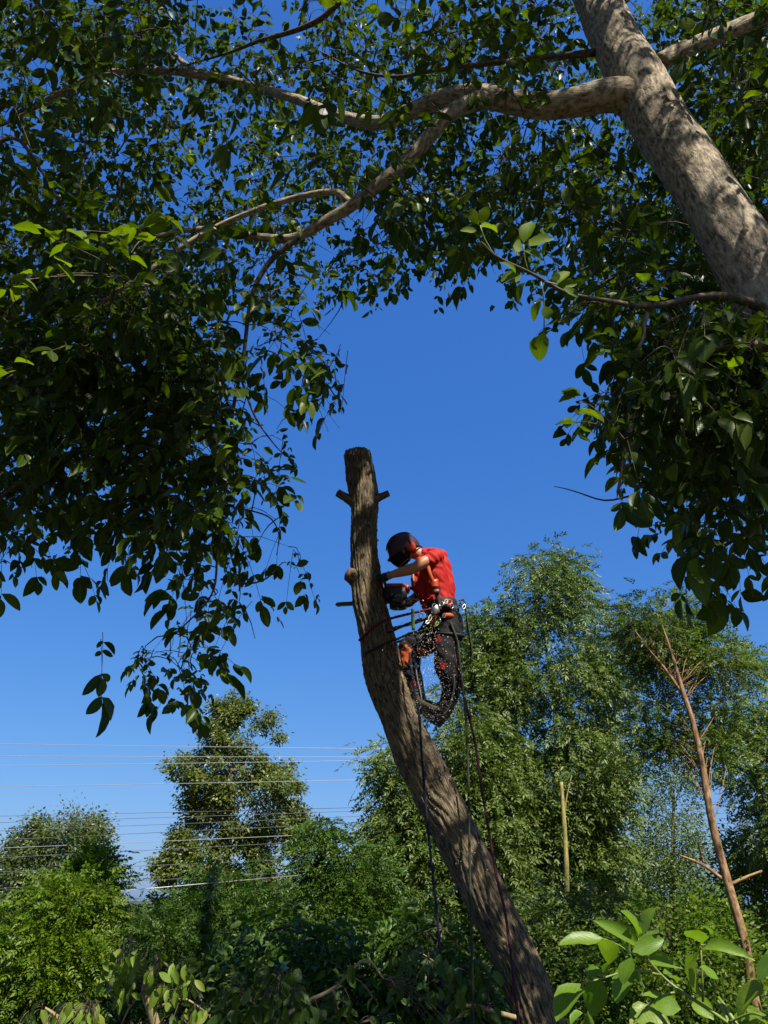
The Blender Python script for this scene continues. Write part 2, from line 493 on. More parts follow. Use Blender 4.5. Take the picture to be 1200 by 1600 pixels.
def batch_tubes(name, A, M, B, r0, r1, r2, mat, parent, seg=4, rings=5):
    """many bent twigs A-M-B at once, as one mesh"""
    n = len(A); t = np.linspace(0, 1, rings)
    C = 2 * M - 0.5 * (A + B)
    P = ((1 - t) ** 2)[None, :, None] * A[:, None] + (2 * t * (1 - t))[None, :, None] * C[:, None] + (t ** 2)[None, :, None] * B[:, None]
    rad = np.stack([np.interp(t, [0, .5, 1], [1, 0, 0]), np.interp(t, [0, .5, 1], [0, 1, 0]), np.interp(t, [0, .5, 1], [0, 0, 1])])
    Rr = r0[:, None] * rad[0] + r1[:, None] * rad[1] + r2[:, None] * rad[2]
    T = unit(np.gradient(P, axis=1))
    N1 = unit(np.cross(T, np.array([0.31, 0.9, 0.3]))); B1 = np.cross(T, N1)
    th = np.arange(seg) / seg * 2 * math.pi
    V = P[:, :, None] + Rr[..., None, None] * (np.cos(th)[None, None, :, None] * N1[:, :, None] + np.sin(th)[None, None, :, None] * B1[:, :, None])
    k = rings * seg
    idx = np.arange(k).reshape(rings, seg)
    q = np.stack([idx[:-1], np.roll(idx, -1, 1)[:-1], np.roll(idx, -1, 1)[1:], idx[1:]], -1).reshape(-1)
    FF = (q[None] + (np.arange(n) * k)[:, None]).ravel()
    v = V.reshape(-1, 3)
    uv = v[FF][:, [0, 2]]
    me = np_mesh(name, v - ORG[parent.name], FF, np.full(len(FF) // 4, 4), uv)
    o = link_mesh(name, me, mat, parent); o['kind'] = 'stuff'
    return o


# leaf templates: (verts (k,3) in across/along/normal, faces)
def leaf_template(ts, ws, curl=0.10, fold=0.18):
    V = []; F = []; U = []
    mid = []; lf = []; rt = []
    for t, w in zip(ts, ws):
        z = -curl * t * t
        mid.append(len(V)); V.append((0, t, z)); U.append((0, t))
        if w > 0:
            zz = z + fold * w * 0.5
            lf.append(len(V)); V.append((-w * 0.5, t + 0.02, zz)); U.append((-w, t))
            rt.append(len(V)); V.append((w * 0.5, t + 0.02, zz)); U.append((w, t))
        else:
            lf.append(mid[-1]); rt.append(mid[-1])
    for i in range(len(ts) - 1):
        for side, sgn in ((lf, 1), (rt, -1)):
            q = [mid[i], mid[i + 1], side[i + 1], side[i]]
            q = [x for j, x in enumerate(q) if x not in q[:j]]
            F.append(q if sgn > 0 else q[::-1])
    return np.array(V), F, np.array(U)


T_LOW = (np.array([(0, 0, 0), (-0.5, 0.45, 0.06), (0, 1, -0.06), (0.5, 0.45, 0.06)]), [(0, 2, 1), (0, 3, 2)], np.array([(0, 0), (-1, .45), (0, 1), (1, .45)]))
T_MID = leaf_template([0, 0.30, 0.68, 1], [0, 0.95, 0.78, 0])
T_HI = leaf_template([0, 0.06, 0.22, 0.42, 0.62, 0.80, 0.93, 1], [0, 0.25, 0.78, 1.0, 0.95, 0.68, 0.26, 0])


def leaf_mesh(name, P, A, N, L, W, tmpl, rnd, curl=None):
    A = unit(A); N = unit(N - A * np.sum(N * A, 1, keepdims=True)); B = np.cross(A, N)
    tv, tf, tu = tmpl
    k = len(tv); n = len(P)
    L = np.asarray(L)[:, None, None]; W = np.asarray(W)[:, None, None]
    cz = (np.ones(n) if curl is None else curl)[:, None, None]
    V = P[:, None, :] + tv[None, :, 0:1] * W * B[:, None, :] + tv[None, :, 1:2] * L * A[:, None, :] + tv[None, :, 2:3] * L * cz * N[:, None, :]
    ff = np.concatenate([np.array(f) for f in tf]); lt = np.array([len(f) for f in tf])
    FF = (ff[None, :] + (np.arange(n) * k)[:, None]).ravel()
    uv = np.tile(tu[ff], (n, 1))
    return np_mesh(name, V.reshape(-1, 3), FF, np.tile(lt, n), uv, np.repeat(rnd, len(lt)), True)


def pinnate(P, A, N, pairs, RL, LL, LW, r, droop=0.25, term=1.15, spread=62):
    """compound leaves: returns leaflet arrays + rachis curves"""
    n = len(P)
    A = unit(A); N = unit(N - A * np.sum(N * A, 1, keepdims=True)); B = np.cross(A, N)
    RL = np.asarray(RL) * np.ones(n)
    down = np.array([0, 0, -1.0])
    oP = []; oA = []; oN = []; oL = []; oW = []; oid = []
    c, s_ = math.cos(math.radians(spread)), math.sin(math.radians(spread))
    pos = lambda t: P + A * (RL * t)[:, None] + down * (RL * t * t * droop)[:, None]
    for j in range(pairs):
        t = (0.28 + 0.66 * j / max(1, pairs - 1)) if pairs > 1 else 0.6
        sc = 0.72 + 0.32 * (j / max(1, pairs - 1)) if pairs < 5 else 1.0 - 0.3 * abs(j / (pairs - 1) - 0.4)
        for sg in (-1, 1):
            q = pos(t + r.normal(0, 0.015, n))
            a = unit(A * c + B * sg * s_ + down * (t * droop * 1.2) + r.normal(0, 0.16, (n, 3)))
            oP.append(q); oA.append(a); oN.append(N + r.normal(0, 0.28, (n, 3)))
            f = sc * r.uniform(0.8, 1.15, n)
            oL.append(LL * f); oW.append(LW * f); oid.append(np.arange(n))
    q = pos(1.0 + np.zeros(n))
    oP.append(q); oA.append(unit(A + down * droop * 1.6 + r.normal(0, 0.14, (n, 3)))); oN.append(N + r.normal(0, 0.25, (n, 3)))
    f = term * r.uniform(0.85, 1.15, n); oL.append(LL * f); oW.append(LW * f); oid.append(np.arange(n))
    return [np.concatenate(x) for x in (oP, oA, oN, oL, oW, oid)], pos


# ------------------------------------------------------------------ ground and far hill
me = bpy.data.meshes.new('ground')
gx = np.concatenate([-np.geomspace(4000, 1, 26), [0], np.geomspace(1, 4000, 26)])
gy = np.concatenate([[-4000, -800, -150, -40, -12], np.linspace(-6, 40, 36), np.geomspace(50, 5000, 18)])
GX, GY = np.meshgrid(gx, gy)
GZ = 0.10 * np.sin(GX * 0.9 + GY * 0.5) * np.exp(-(GX ** 2 + GY ** 2) / 900) + 0.05 * np.sin(GX * 2.1 - GY * 1.7) * np.exp(-(GX ** 2 + GY ** 2) / 900)
mb = MB(); mb.grid(np.stack([GX, GY, GZ], -1), closed_u=False)
g = mb.build('ground', 'earth'); g['kind'] = 'structure'

hx = np.linspace(-2600, 2600, 160); hy = np.linspace(1500, 2600, 24)
HX, HY = np.meshgrid(hx, hy)
prof = np.sin((HY - 1500) / 1100 * math.pi) ** 0.7
HZ = prof * (52 + 16 * np.sin(HX * 0.004 + 1.0) + 9 * np.sin(HX * 0.011 + 2.0) + 2.0 * rng.normal(0, 1, HX.shape)) * 0.46 - 2.0
mb = MB(); mb.grid(np.stack([HX, HY, HZ], -1), closed_u=False)
h = mb.build('hill', 'hill_wood'); h['kind'] = 'structure'

# ------------------------------------------------------------------ trees in the distance
def crown_points(rows, Y, n, r, shell=0.45, dep=0.8):
    rows = np.array(rows, float)
    py = rows[:, 0]; w = rows[:, 2] - rows[:, 1]
    ys = np.linspace(py[0], py[-1], 200); ws = np.interp(ys, py, w)
    cdf = np.cumsum(ws ** 1.25); cdf /= cdf[-1]
    y = np.interp(r.random(n), cdf, ys)
    xl = np.interp(y, py, rows[:, 1]); xr = np.interp(y, py, rows[:, 2])
    ph = r.uniform(0, 2 * math.pi, n); rr = (shell + (1 - shell) * r.random(n)) ** 0.75
    rr = rr * (0.90 + 0.20 * np.sin(3 * ph + y * 0.045 + n) * np.sin(y * 0.09 + 2 * ph))
    cx = (xl + xr) / 2; h = (xr - xl) / 2
    hm = h * Y / F
    P = YP(cx + h * rr * np.cos(ph), y, Y + hm * dep * rr * np.sin(ph))
    C = YP(cx, y, Y + 0 * y)
    return P, unit(P - C + np.array([0, 0, 0.15]))


def tree(name, label, cat, Y, crowns, stems, nclump, nper, rc, spec, mat, bark, group=None, seed=1, limbs=9, droop=0.3, tmpl=T_LOW, nst=4, twr=1.0, sy=0.8):
    """crowns: outlines (picture rows) ; stems: list of [(px, py, radius)], the first reaching the ground"""
    r = np.random.default_rng(seed)
    b0 = YP(stems[0][0][0], stems[0][0][1], Y)
    root = thing(name, label, cat, (b0[0], Y, 0.0), group)
    st = []
    for i, s_ in enumerate(stems):
        pts = np.array([YP(p[0], p[1], Y + (0.25 * i if i else 0)) for p in s_]); rad = np.array([p[2] for p in s_])
        if i == 0:
            pts = np.vstack([[pts[0][0], Y, -0.1], pts]); rad = np.concatenate([[rad[0] * 1.25], rad])
        jit = r.normal(0, 0.03, pts.shape); jit[0] = 0
        pts = pts + jit * min(1, rad.mean() * 10)
        mb = MB(); mb.tube(pts, rad, 8, 4)
        mb.build('trunk' if i == 0 else 'stem', bark, root)
        st.append(spline(pts, rad, 4)[0])
    allst = np.vstack(st[:nst])
    tot = sum(c[1] for c in crowns)
    P = []; O = []
    for rows, wgt, *rest in crowns:
        p, o = crown_points(rows, Y + (rest[0] if rest else 0), int(nclump * wgt / tot), r, dep=sy)
        P.append(p); O.append(o)
    P = np.vstack(P); O = np.vstack(O)
    # limbs to some clumps, thin twigs to the others
    order = r.permutation(len(P))
    tw = MB()
    for kk, i in enumerate(order[:90]):
        lo = allst - P[i] + np.array([0, 0, 0.9 * np.linalg.norm(P[i][:2] - allst[0][:2]) * 0.6])
        d = np.linalg.norm(lo, axis=1)
        q = allst[np.argmin(d + r.uniform(0, 0.9, len(d)))]
        ln = np.linalg.norm(P[i] - q)
        midp = (q + P[i]) / 2 + np.array([0, 0, 0.10 * ln]) + r.normal(0, 0.05 * ln, 3)
        if kk < limbs:
            mb = MB(); mb.tube([q, midp, P[i]], [0.012 + ln * 0.012, 0.008 + ln * 0.007, 0.006], 6, 4); mb.build('limb', bark, root)
        else:
            tw.tube([q, midp, P[i]], np.array([0.006 + ln * 0.006, 0.005 + 0.004 * ln, 0.004]) * twr, 4, 2)
    t = tw.build('twigs', bark, root); t['kind'] = 'stuff'
    m = nclump_leaves = nper
    csz = r.uniform(0.55, 1.35, len(P)) * rc
    cnt = np.maximum(4, (m * (csz / rc) ** 2 * r.uniform(0.6, 1.3, len(P)))).astype(int)
    idx = np.repeat(np.arange(len(P)), cnt)
    off = r.normal(0, 1, (len(idx), 3)); off[:, 2] *= 0.75
    LP = P[idx] + off * (csz[idx] * 0.5)[:, None]
    A = unit(O[idx] * 0.6 + off * 0.5 + r.normal(0, 0.5, (len(idx), 3)) + np.array([0, 0, -droop]))
    N = np.array([0, -0.25, 0.75]) + O[idx] * 0.3 + r.normal(0, 0.55, (len(idx), 3))
    if spec[0] == 'pinnate':
        _, pairs, RL, LL, LW = spec
        (LP, A, N, LL_, LW_, ids), _ = pinnate(LP, A, N, pairs, RL * r.uniform(0.75, 1.2, len(LP)), LL, LW, r, droop=droop)
    else:
        _, LL, LW = spec
        f = r.uniform(0.65, 1.25, len(LP)); LL_, LW_ = LL * f, LW * f
    rnd = r.random(len(LP)) * 0.999
    me = leaf_mesh('crown', LP - ORG[root.name], A, N, LL_, LW_, tmpl, rnd)
    c = link_mesh('crown', me, mat, root)
    c['kind'] = 'stuff'
    return root


# tall tree at the left, behind the wires
tree('tall_tree', 'tall yellow-green leafy tree behind the wires at left, narrow top', 'tree', 36,
     [([(1085, 340, 366), (1100, 332, 392), (1115, 332, 425), (1135, 312, 455), (1165, 290, 470), (1180, 266, 472), (1215, 268, 478), (1250, 280, 468), (1290, 262, 462), (1330, 245, 440), (1380, 226, 438), (1440, 228, 432)], 10),
      ([(1255, 446, 478), (1300, 448, 476), (1330, 452, 470)], 0.7)],
     [[(352, 1450, 0.16), (356, 1300, 0.12), (358, 1180, 0.08), (354, 1095, 0.03)]],
     310, 230, 0.44, ('simple', 0.150, 0.090), 'pear_leaf', 'grey_bark', seed=21, droop=0.5)
# rounder tree at the left edge
tree('round_tree', 'broad dark green tree rising at the left edge below the wires', 'tree', 36,
     [([(1265, 122, 142), (1280, 70, 168), (1300, 22, 176), (1340, -20, 178), (1390, -50, 172), (1450, -60, 160), (1500, -60, 150)], 10)],
     [[(60, 1500, 0.16), (70, 1400, 0.11), (95, 1290, 0.04)]],
     300, 200, 0.50, ('simple', 0.140, 0.080), 'far_leaf', 'grey_bark', seed=22, droop=0.3)
# large ash right of the climber
tree('ash_tree', 'largest background tree right of the climber, tall ash with yellow bare stems', 'tree', 16,
     [([(850, 826, 846), (875, 800, 885), (905, 792, 915), (935, 776, 940), (985, 762, 985), (1040, 730, 985), (1100, 712, 1000), (1180, 720, 1005), (1280, 740, 1000), (1380, 760, 960), (1470, 780, 930)], 10),
      ([(955, 745, 765), (1000, 728, 790), (1060, 705, 800)], 1.0)],
     [[(886, 1500, 0.085), (884, 1350, 0.060), (878, 1224, 0.055)],
      [(872, 1450, 0.05), (868, 1250, 0.045), (866, 1100, 0.035), (845, 960, 0.02), (836, 870, 0.01)],
      [(806, 1450, 0.045), (800, 1280, 0.035), (806, 1180, 0.03), (790, 1040, 0.018), (800, 940, 0.01)],
      [(905, 1400, 0.04), (912, 1250, 0.03), (925, 1080, 0.02), (905, 960, 0.01)]],
     400, 44, 0.40, ('pinnate', 4, 0.23, 0.100, 0.036), 'ash_leaf', 'yellow_bark', seed=23, droop=0.35, limbs=14)
# second ash behind the leaning trunk
tree('young_ash_tree', 'lower ash tree behind the leaning trunk, left of the largest one', 'tree', 14.5,
     [([(1165, 604, 640), (1200, 592, 690), (1250, 600, 720), (1310, 592, 740), (1380, 580, 760), (1450, 590, 770), (1520, 600, 770)], 10),
      ([(1100, 690, 740), (1180, 690, 790), (1300, 700, 810), (1420, 700, 810)], 5)],
     [[(700, 1500, 0.05), (720, 1330, 0.04), (750, 1200, 0.03), (735, 1110, 0.012)],
      [(815, 1420, 0.035), (795, 1290, 0.03), (784, 1220, 0.025)],
      [(640, 1500, 0.03), (625, 1330, 0.022), (618, 1190, 0.008)]],
     330, 34, 0.38, ('pinnate', 4, 0.22, 0.100, 0.036), 'ash_leaf', 'yellow_bark', seed=24, droop=0.35, limbs=10)
# slender locust with the orange stem
tree('slender_locust_tree', 'slender locust tree with long bare orange trunk at right', 'tree', 8.5,
     [([(935, 1000, 1060), (952, 960, 1100), (985, 955, 1105), (1030, 985, 1095), (1060, 990, 1065)], 5, 0.8),
      ([(1005, 1120, 1165), (1030, 1080, 1196), (1060, 1085, 1190)], 2, 0.6),
      ([(1085, 1010, 1050), (1130, 1005, 1055), (1190, 1000, 1060)], 1.8, 0.7),
      ([(1085, 1095, 1125), (1140, 1095, 1140), (1200, 1090, 1135)], 1.6, 0.7)],
     [[(1182, 1560, 0.0503), (1163, 1480, 0.0488), (1137, 1390, 0.0459), (1112, 1290, 0.0414), (1096, 1195, 0.0355), (1083, 1130, 0.0318), (1067, 1082, 0.0266), (1054, 1035, 0.0192), (1044, 1000, 0.0133), (1036, 975, 0.0059)],
      [(1066, 1084, 0.0222), (1040, 1048, 0.0163), (1012, 1012, 0.0118), (985, 975, 0.0059)],
      [(1070, 1090, 0.0163), (1085, 1065, 0.0133), (1100, 1044, 0.0089)],
      [(1130, 1375, 0.0222), (1100, 1352, 0.0178), (1062, 1335, 0.0104)],
      [(1100, 1350, 0.0148), (1094, 1330, 0.0133), (1090, 1315, 0.0104)],
      [(1140, 1382, 0.0192), (1165, 1372, 0.0178), (1190, 1360, 0.0104)],
      [(1108, 1160, 0.0148), (1116, 1110, 0.0104), (1140, 1060, 0.0059)]],
     270, 18, 0.20, ('pinnate', 6, 0.18, 0.043, 0.020), 'locust_leaf', 'orange_bark', seed=25, droop=0.25, limbs=0, nst=2, twr=0.35)
tree('dark_edge_tree', 'dark locust tree cut off by the right edge of the picture', 'tree', 13,
     [([(1060, 1185, 1260), (1100, 1140, 1290), (1160, 1135, 1300), (1210, 1140, 1300), (1250, 1175, 1300), (1330, 1185, 1300)], 10)],
     [[(1250, 1560, 0.10), (1240, 1350, 0.08), (1225, 1180, 0.05), (1215, 1080, 0.02)]],
     190, 22, 0.36, ('pinnate', 6, 0.24, 0.060, 0.028), 'locust_leaf', 'grey_bark', seed=26, droop=0.3)
tree('pale_back_tree', 'pale grey-green tree far behind the orange-trunked locust', 'tree', 24,
     [([(1205, 1030, 1075), (1240, 1005, 1095), (1290, 990, 1110), (1350, 985, 1120), (1440, 980, 1120)], 10)],
     [[(1050, 1500, 0.10), (1052, 1350, 0.07), (1054, 1220, 0.03)]],
     200, 95, 0.45, ('simple', 0.09, 0.045), 'ash_leaf', 'grey_bark', seed=27)
tree('back_gap_tree', 'pale tree glimpsed through gaps behind the largest ash', 'tree', 27,
     [([(1320, 900, 1010), (1360, 900, 1010), (1460, 900, 1010)], 10)],
     [[(950, 1500, 0.10), (952, 1420, 0.07), (955, 1335, 0.03)]],
     150, 90, 0.6, ('simple', 0.11, 0.055), 'bright_leaf', 'grey_bark', seed=28)

for lab, Y, pts, rads in (('pale yellow snapped stem standing in front of the largest ash', 13.0, [(888, 1560), (886, 1420), (885, 1350), (881, 1280), (877, 1222)], [.046, .040, .038, .034, .028]),
                         ('thin yellow broken stem left of the tallest snapped one', 14.6, [(826, 1500), (806, 1340), (792, 1262), (786, 1222)], [.03, .026, .022, .012]),
                         ('short forked yellow stem half hidden in the ash leaves', 14.9, [(822, 1500), (818, 1330), (812, 1250), (810, 1215)], [.036, .032, .030, .026])):
    P = np.array([YP(x, y, Y) for x, y in pts]); P = np.vstack([[P[0][0], Y, -0.1], P])
    rt_ = thing('snapped_stem', lab, 'tree stem', (P[0][0], Y, 0.0), 'snapped stems by the ash')
    mb = MB(); mb.tube(P, [rads[0]] + rads, 14, 8, disp=bark_disp(0.003, 7, int(Y * 10)), capm=1); mb.build('trunk', ['yellow_bark', 'sawn_wood'], rt_)
    mb = MB(); mb.tube([P[-2], P[-2] * 0.5 + P[-1] * 0.5 + np.array([0.06, -0.03, 0.03]), P[-1] + np.array([0.17, -0.05, 0.10])], [rads[-1] * .5, rads[-1] * .4, rads[-1] * .2], 7, 4); mb.build('branch_stub', 'yellow_bark', rt_)

# ------------------------------------------------------------------ shrubs and saplings of the thicket
def shrub(name, label, Y, crowns, stem, nclump, nper, rc, spec, mat, seed, tmpl=T_LOW, cat='shrub', bark='twig_bark', droop=0.25, group='shrubs of the thicket', limbs=6):
    return tree(name, label, cat, Y, crowns, [stem], int(nclump * 0.6), int(nper * 1.45), rc * 0.82, spec, mat, bark, group, seed, limbs, droop, tmpl)


shrub('locust_shrub', 'bright yellow-green feathery locust shrub in the lower left corner', 7.0,
      [([(1385, 80, 130), (1410, 55, 150), (1440, 20, 165), (1480, -20, 160), (1530, -40, 150), (1600, -50, 120), (1680, -50, 110)], 10)],
      [(60, 1640, 0.03), (70, 1520, 0.02), (95, 1400, 0.008)], 190, 32, 0.19, ('pinnate', 6, 0.16, 0.042, 0.018), 'bright_leaf', 31)
shrub('feathery_sapling', 'slim feathery sapling standing above the bright shrub at left', 8.0,
      [([(1345, 135, 158), (1365, 125, 162), (1400, 115, 158), (1440, 110, 165)], 10)],
      [(130, 1560, 0.02), (140, 1440, 0.014), (152, 1345, 0.006)], 70, 15, 0.20, ('pinnate', 6, 0.18, 0.05, 0.022), 'bright_leaf', 32, cat='sapling')
shrub('rounded_shrub', 'dark green feathery shrub just right of the distant hill', 10.0,
      [([(1432, 225, 260), (1445, 190, 290), (1450, 165, 330), (1500, 160, 340), (1570, 160, 340)], 10)],
      [(250, 1600, 0.025), (245, 1480, 0.018), (240, 1410, 0.006)], 260, 16, 0.26, ('pinnate', 6, 0.20, 0.052, 0.022), 'shrub_leaf', 33)
shrub('spreading_shrub', 'leafy green shrub at the foot of the tall yellow-green tree', 11.0,
      [([(1370, 300, 360), (1395, 280, 440), (1430, 270, 470), (1480, 270, 470), (1540, 270, 470)], 10)],
      [(370, 1600, 0.03), (360, 1480, 0.02), (350, 1385, 0.008)], 300, 15, 0.30, ('pinnate', 5, 0.20, 0.06, 0.026), 'shrub_leaf', 34)
shrub('tree_of_heaven_sapling', 'dark slender sapling with drooping fronds against the low sky', 12.0,
      [([(1292, 488, 512), (1320, 475, 518), (1350, 468, 512), (1390, 470, 508)], 10)],
      [(490, 1560, 0.03), (492, 1420, 0.022), (498, 1298, 0.008)], 42, 12, 0.24, ('pinnate', 7, 0.30, 0.075, 0.026), 'shrub_leaf', 35, cat='sapling', droop=0.5)
shrub('middle_shrub', 'mid-green shrub between the dark sapling and the leaning trunk', 12.0,
      [([(1325, 525, 565), (1350, 500, 600), (1390, 470, 620), (1440, 450, 640), (1520, 440, 660)], 10)],
      [(545, 1600, 0.03), (545, 1450, 0.02), (545, 1340, 0.008)], 330, 15, 0.32, ('pinnate', 5, 0.21, 0.062, 0.026), 'shrub_leaf', 36)
shrub('low_walnut_shrub', 'shaded broad-leaved shrub at bottom centre under the thicket', 7.5,
      [([(1455, 380, 480), (1480, 350, 600), (1530, 330, 680), (1600, 330, 720), (1680, 340, 720)], 10)],
      [(520, 1680, 0.025), (515, 1560, 0.018), (500, 1470, 0.008)], 330, 9, 0.26, ('pinnate', 3, 0.20, 0.085, 0.040), 'shrub_leaf', 37, tmpl=T_MID, droop=0.5)
shrub('trunk_side_shrub', 'shaded shrub with long leaves just left of the trunk foot', 7.2,
      [([(1440, 640, 700), (1480, 620, 740), (1540, 620, 770), (1600, 640, 800), (1680, 640, 800)], 10)],
      [(700, 1680, 0.02), (700, 1560, 0.015), (690, 1450, 0.006)], 190, 9, 0.24, ('pinnate', 3, 0.20, 0.085, 0.036), 'shrub_leaf', 38, tmpl=T_MID, droop=0.6)
shrub('right_thicket_shrub', 'sunlit small-leaved shrub behind the foreground leaves at lower right', 9.0,
      [([(1400, 1000, 1080), (1430, 960, 1160), (1480, 900, 1200), (1540, 880, 1230), (1640, 880, 1250)], 10)],
      [(1050, 1640, 0.03), (1050, 1520, 0.02), (1040, 1410, 0.008)], 420, 60, 0.28, ('simple', 0.055, 0.030), 'bright_leaf', 39)
shrub('right_edge_shrub', 'leafy green shrub at the right edge below the wires', 14.0,
      [([(1290, 1140, 1210), (1315, 1120, 1250), (1370, 1110, 1270), (1440, 1110, 1270), (1520, 1110, 1270)], 10)],
      [(1190, 1560, 0.04), (1190, 1400, 0.03), (1180, 1300, 0.01)], 300, 60, 0.36, ('simple', 0.075, 0.040), 'bright_leaf', 40)
shrub('ash_foot_shrub', 'dim shrub at the foot of the largest ash tree', 10.5,
      [([(1400, 860, 960), (1440, 830, 1000), (1500, 820, 1010), (1600, 820, 1010)], 10)],
      [(900, 1640, 0.03), (905, 1500, 0.02), (905, 1410, 0.008)], 260, 14, 0.30, ('pinnate', 4, 0.20, 0.08, 0.028), 'ash_leaf', 41)
shrub('left_back_shrub', 'dark shrub filling the gap below the distant hill', 13.0,
      [([(1452, 150, 215), (1462, 130, 240), (1500, 120, 260), (1560, 120, 260)], 10)],
      [(190, 1600, 0.03), (190, 1500, 0.02), (185, 1425, 0.008)], 170, 55, 0.34, ('simple', 0.08, 0.042), 'far_leaf', 42)

# ------------------------------------------------------------------ power lines
WIRES = [  # y at x=0, y at x=600, distance, material, look
    (1160, 1167, 30, 'aluminium_wire', 'topmost bright wire crossing the sky above the trees at left'),
    (1179, 1180, 30, 'aluminium_wire', 'second bright wire from the top, middle of the upper three'),
    (1194, 1185, 30, 'aluminium_wire', 'third bright wire from the top, lowest of the upper three'),
    (1227, 1215, 30, 'aluminium_wire', 'bright wire running alone in the gap below the upper three wires'),
    (1273, 1258, 31, 'dark_wire', 'faint thin wire, first of the lower bundle of wires'),
    (1283, 1263, 31, 'dark_wire', 'dark wire, second of the lower bundle of wires'),
    (1296, 1271, 31, 'dark_wire', 'dark wire, third of the lower bundle of wires'),
    (1310, 1281, 31, 'dark_wire', 'dark wire, fourth of the lower bundle of wires'),
    (1323, 1296, 31, 'aluminium_wire', 'pale wire, fifth of the lower bundle of wires'),
    (1338, 1306, 31, 'dark_wire', 'dark wire, sixth of the lower bundle of wires'),
    (1360, 1334, 31, 'dark_wire', 'dark wire, seventh of the lower bundle of wires'),
    (1386, 1352, 31, 'dark_wire', 'dark wire just above the thick white lowest wire'),
    (1406, 1353, 9.5, 'aluminium_wire', 'lowest wire, thick and white, sloping up to the right'),
]
for y0, y6, Y, m, lab in WIRES:
    xs = np.array([-500, -200, 0, 150, 300, 450, 600, 800, 1000, 1200, 1500, 1800.0])
    sl = (y6 - y0) / 600
    ys = y0 + sl * np.where(xs < 600, xs, 600 + (xs - 600) * 0.45) + 3.0 * (1 - ((xs - 450) / 900) ** 2)
    pts = YP(xs, ys, np.full(len(xs), float(Y)) if Y > 15 else np.interp(xs, [0, 420, 1200, 1800], [Y, Y + 1, 30.0, 45.0]))
    mb = MB(); mb.tube(pts, (0.0095 if Y > 15 else 0.005) if m == 'aluminium_wire' else 0.009, 5, 3)
    o = mb.build('power_line', m, None, tuple(pts[2]))
    o['label'] = lab; o['category'] = 'wire'; o['group'] = 'power lines'

# ------------------------------------------------------------------ the leaning trunk that is being cut
TY = 5.9
TR = [(560, 708, 19), (564, 740, 20.5), (568, 772, 22), (568, 800, 21.5), (567, 830, 21.5), (568, 865, 23), (571, 900, 25), (577, 940, 25.5), (585, 975, 26.5), (592, 1010, 28),
      (598, 1050, 30), (612, 1095, 31), (634, 1145, 30.5), (662, 1200, 31), (688, 1250, 32), (713, 1300, 32), (737, 1350, 31.5), (760, 1400, 31.5), (785, 1450, 32), (808, 1500, 32.5), (830, 1560, 33), (848, 1610, 34)]
tp = np.array([YP(a, b, TY) for a, b, c in TR])
dep = (tp - CAM) @ FW
trad = np.array([c for a, b, c in TR]) * dep / F
dirb = unit(tp[-1] - tp[-2])
base = tp[-1] + dirb * ((tp[-1][2] + 0.12) / -dirb[2])
mid1 = tp[-1] * 0.5 + base * 0.5
tp = np.vstack([tp, mid1, base])[::-1]
trad = np.concatenate([trad, [trad[-1] * 1.1, trad[-1] * 1.35]])[::-1]
lean = thing('leaning_trunk', 'bare leaning tree trunk with cut top that the climber is sawing', 'tree trunk', tuple(base * np.array([1, 1, 0])))


mb = MB(); mb.tube(tp, trad, 100, 22, disp=bark_disp(0.020, 23, 5), capm=1)
mb.build('trunk', ['furrowed_bark', 'sawn_wood'], lean)


def stub(a, b, r0, r1, name='branch_stub', cap='sawn_wood', bark='furrowed_bark', Ya=TY, Yb=TY, par=lean, am=0.008):
    A = YP(a[0], a[1], Ya); B = YP(b[0], b[1], Yb)
    mb = MB(); mb.tube([A, A * 0.62 + B * 0.38, A * 0.3 + B * 0.7, B], [r0 * 2.1, r0 * 1.25, r0 * 0.95, r1], 22, 8, disp=bark_disp(am, 9, 9), capm=1)
    return mb.build(name, [bark, cap], par)


stub((563, 790), (528, 770), 0.034, 0.030)
stub((575, 786), (608, 771), 0.028, 0.024, Yb=TY - 0.03)
stub((563, 905), (543, 897), 0.062, 0.048, 'cut_knot', 'red_sawn_wood', Yb=TY - 0.08)
stub((600, 1062), (572, 1045), 0.050, 0.040, 'burl', 'furrowed_bark', Yb=TY - 0.02, am=0.010)
stub((608, 1090), (584, 1097), 0.042, 0.026, 'burl', 'furrowed_bark', Yb=TY - 0.05, am=0.008)
stub((800, 1478), (776, 1468), 0.06, 0.030, 'branch_collar', 'furrowed_bark', Ya=TY - 0.02, Yb=TY - 0.12, am=0.012)
stub((570, 870), (549, 864), 0.012, 0.004, 'twig_stub', am=0.001)
stub((586, 842), (592, 845), 0.006, 0.002, 'twig_stub', am=0.001)

# ------------------------------------------------------------------ the walnut tree overhead
wal_base = np.array([2.30, 2.35, 0.0])
wal = thing('walnut_tree', 'walnut tree overhead, its trunk at upper right and leafy boughs framing the sky', 'tree', tuple(wal_base))
NODES = []


def bough(name, pts, seg=14, sub=8, amp=0.006, nf=9, mat='walnut_bark', seed=3, nodes=True, parent=None):
    P = np.array([p[0] if isinstance(p[0], np.ndarray) else D(p[0], p[1], p[2]) for p in pts]); R = np.array([p[-1] for p in pts])
    mb = MB(); mb.tube(P, R, seg, sub, disp=bark_disp(amp, nf, seed) if amp else None)
    o = mb.build(name, mat, parent or wal)
    if nodes: NODES.append(spline(P, R, 6)[0])
    return o


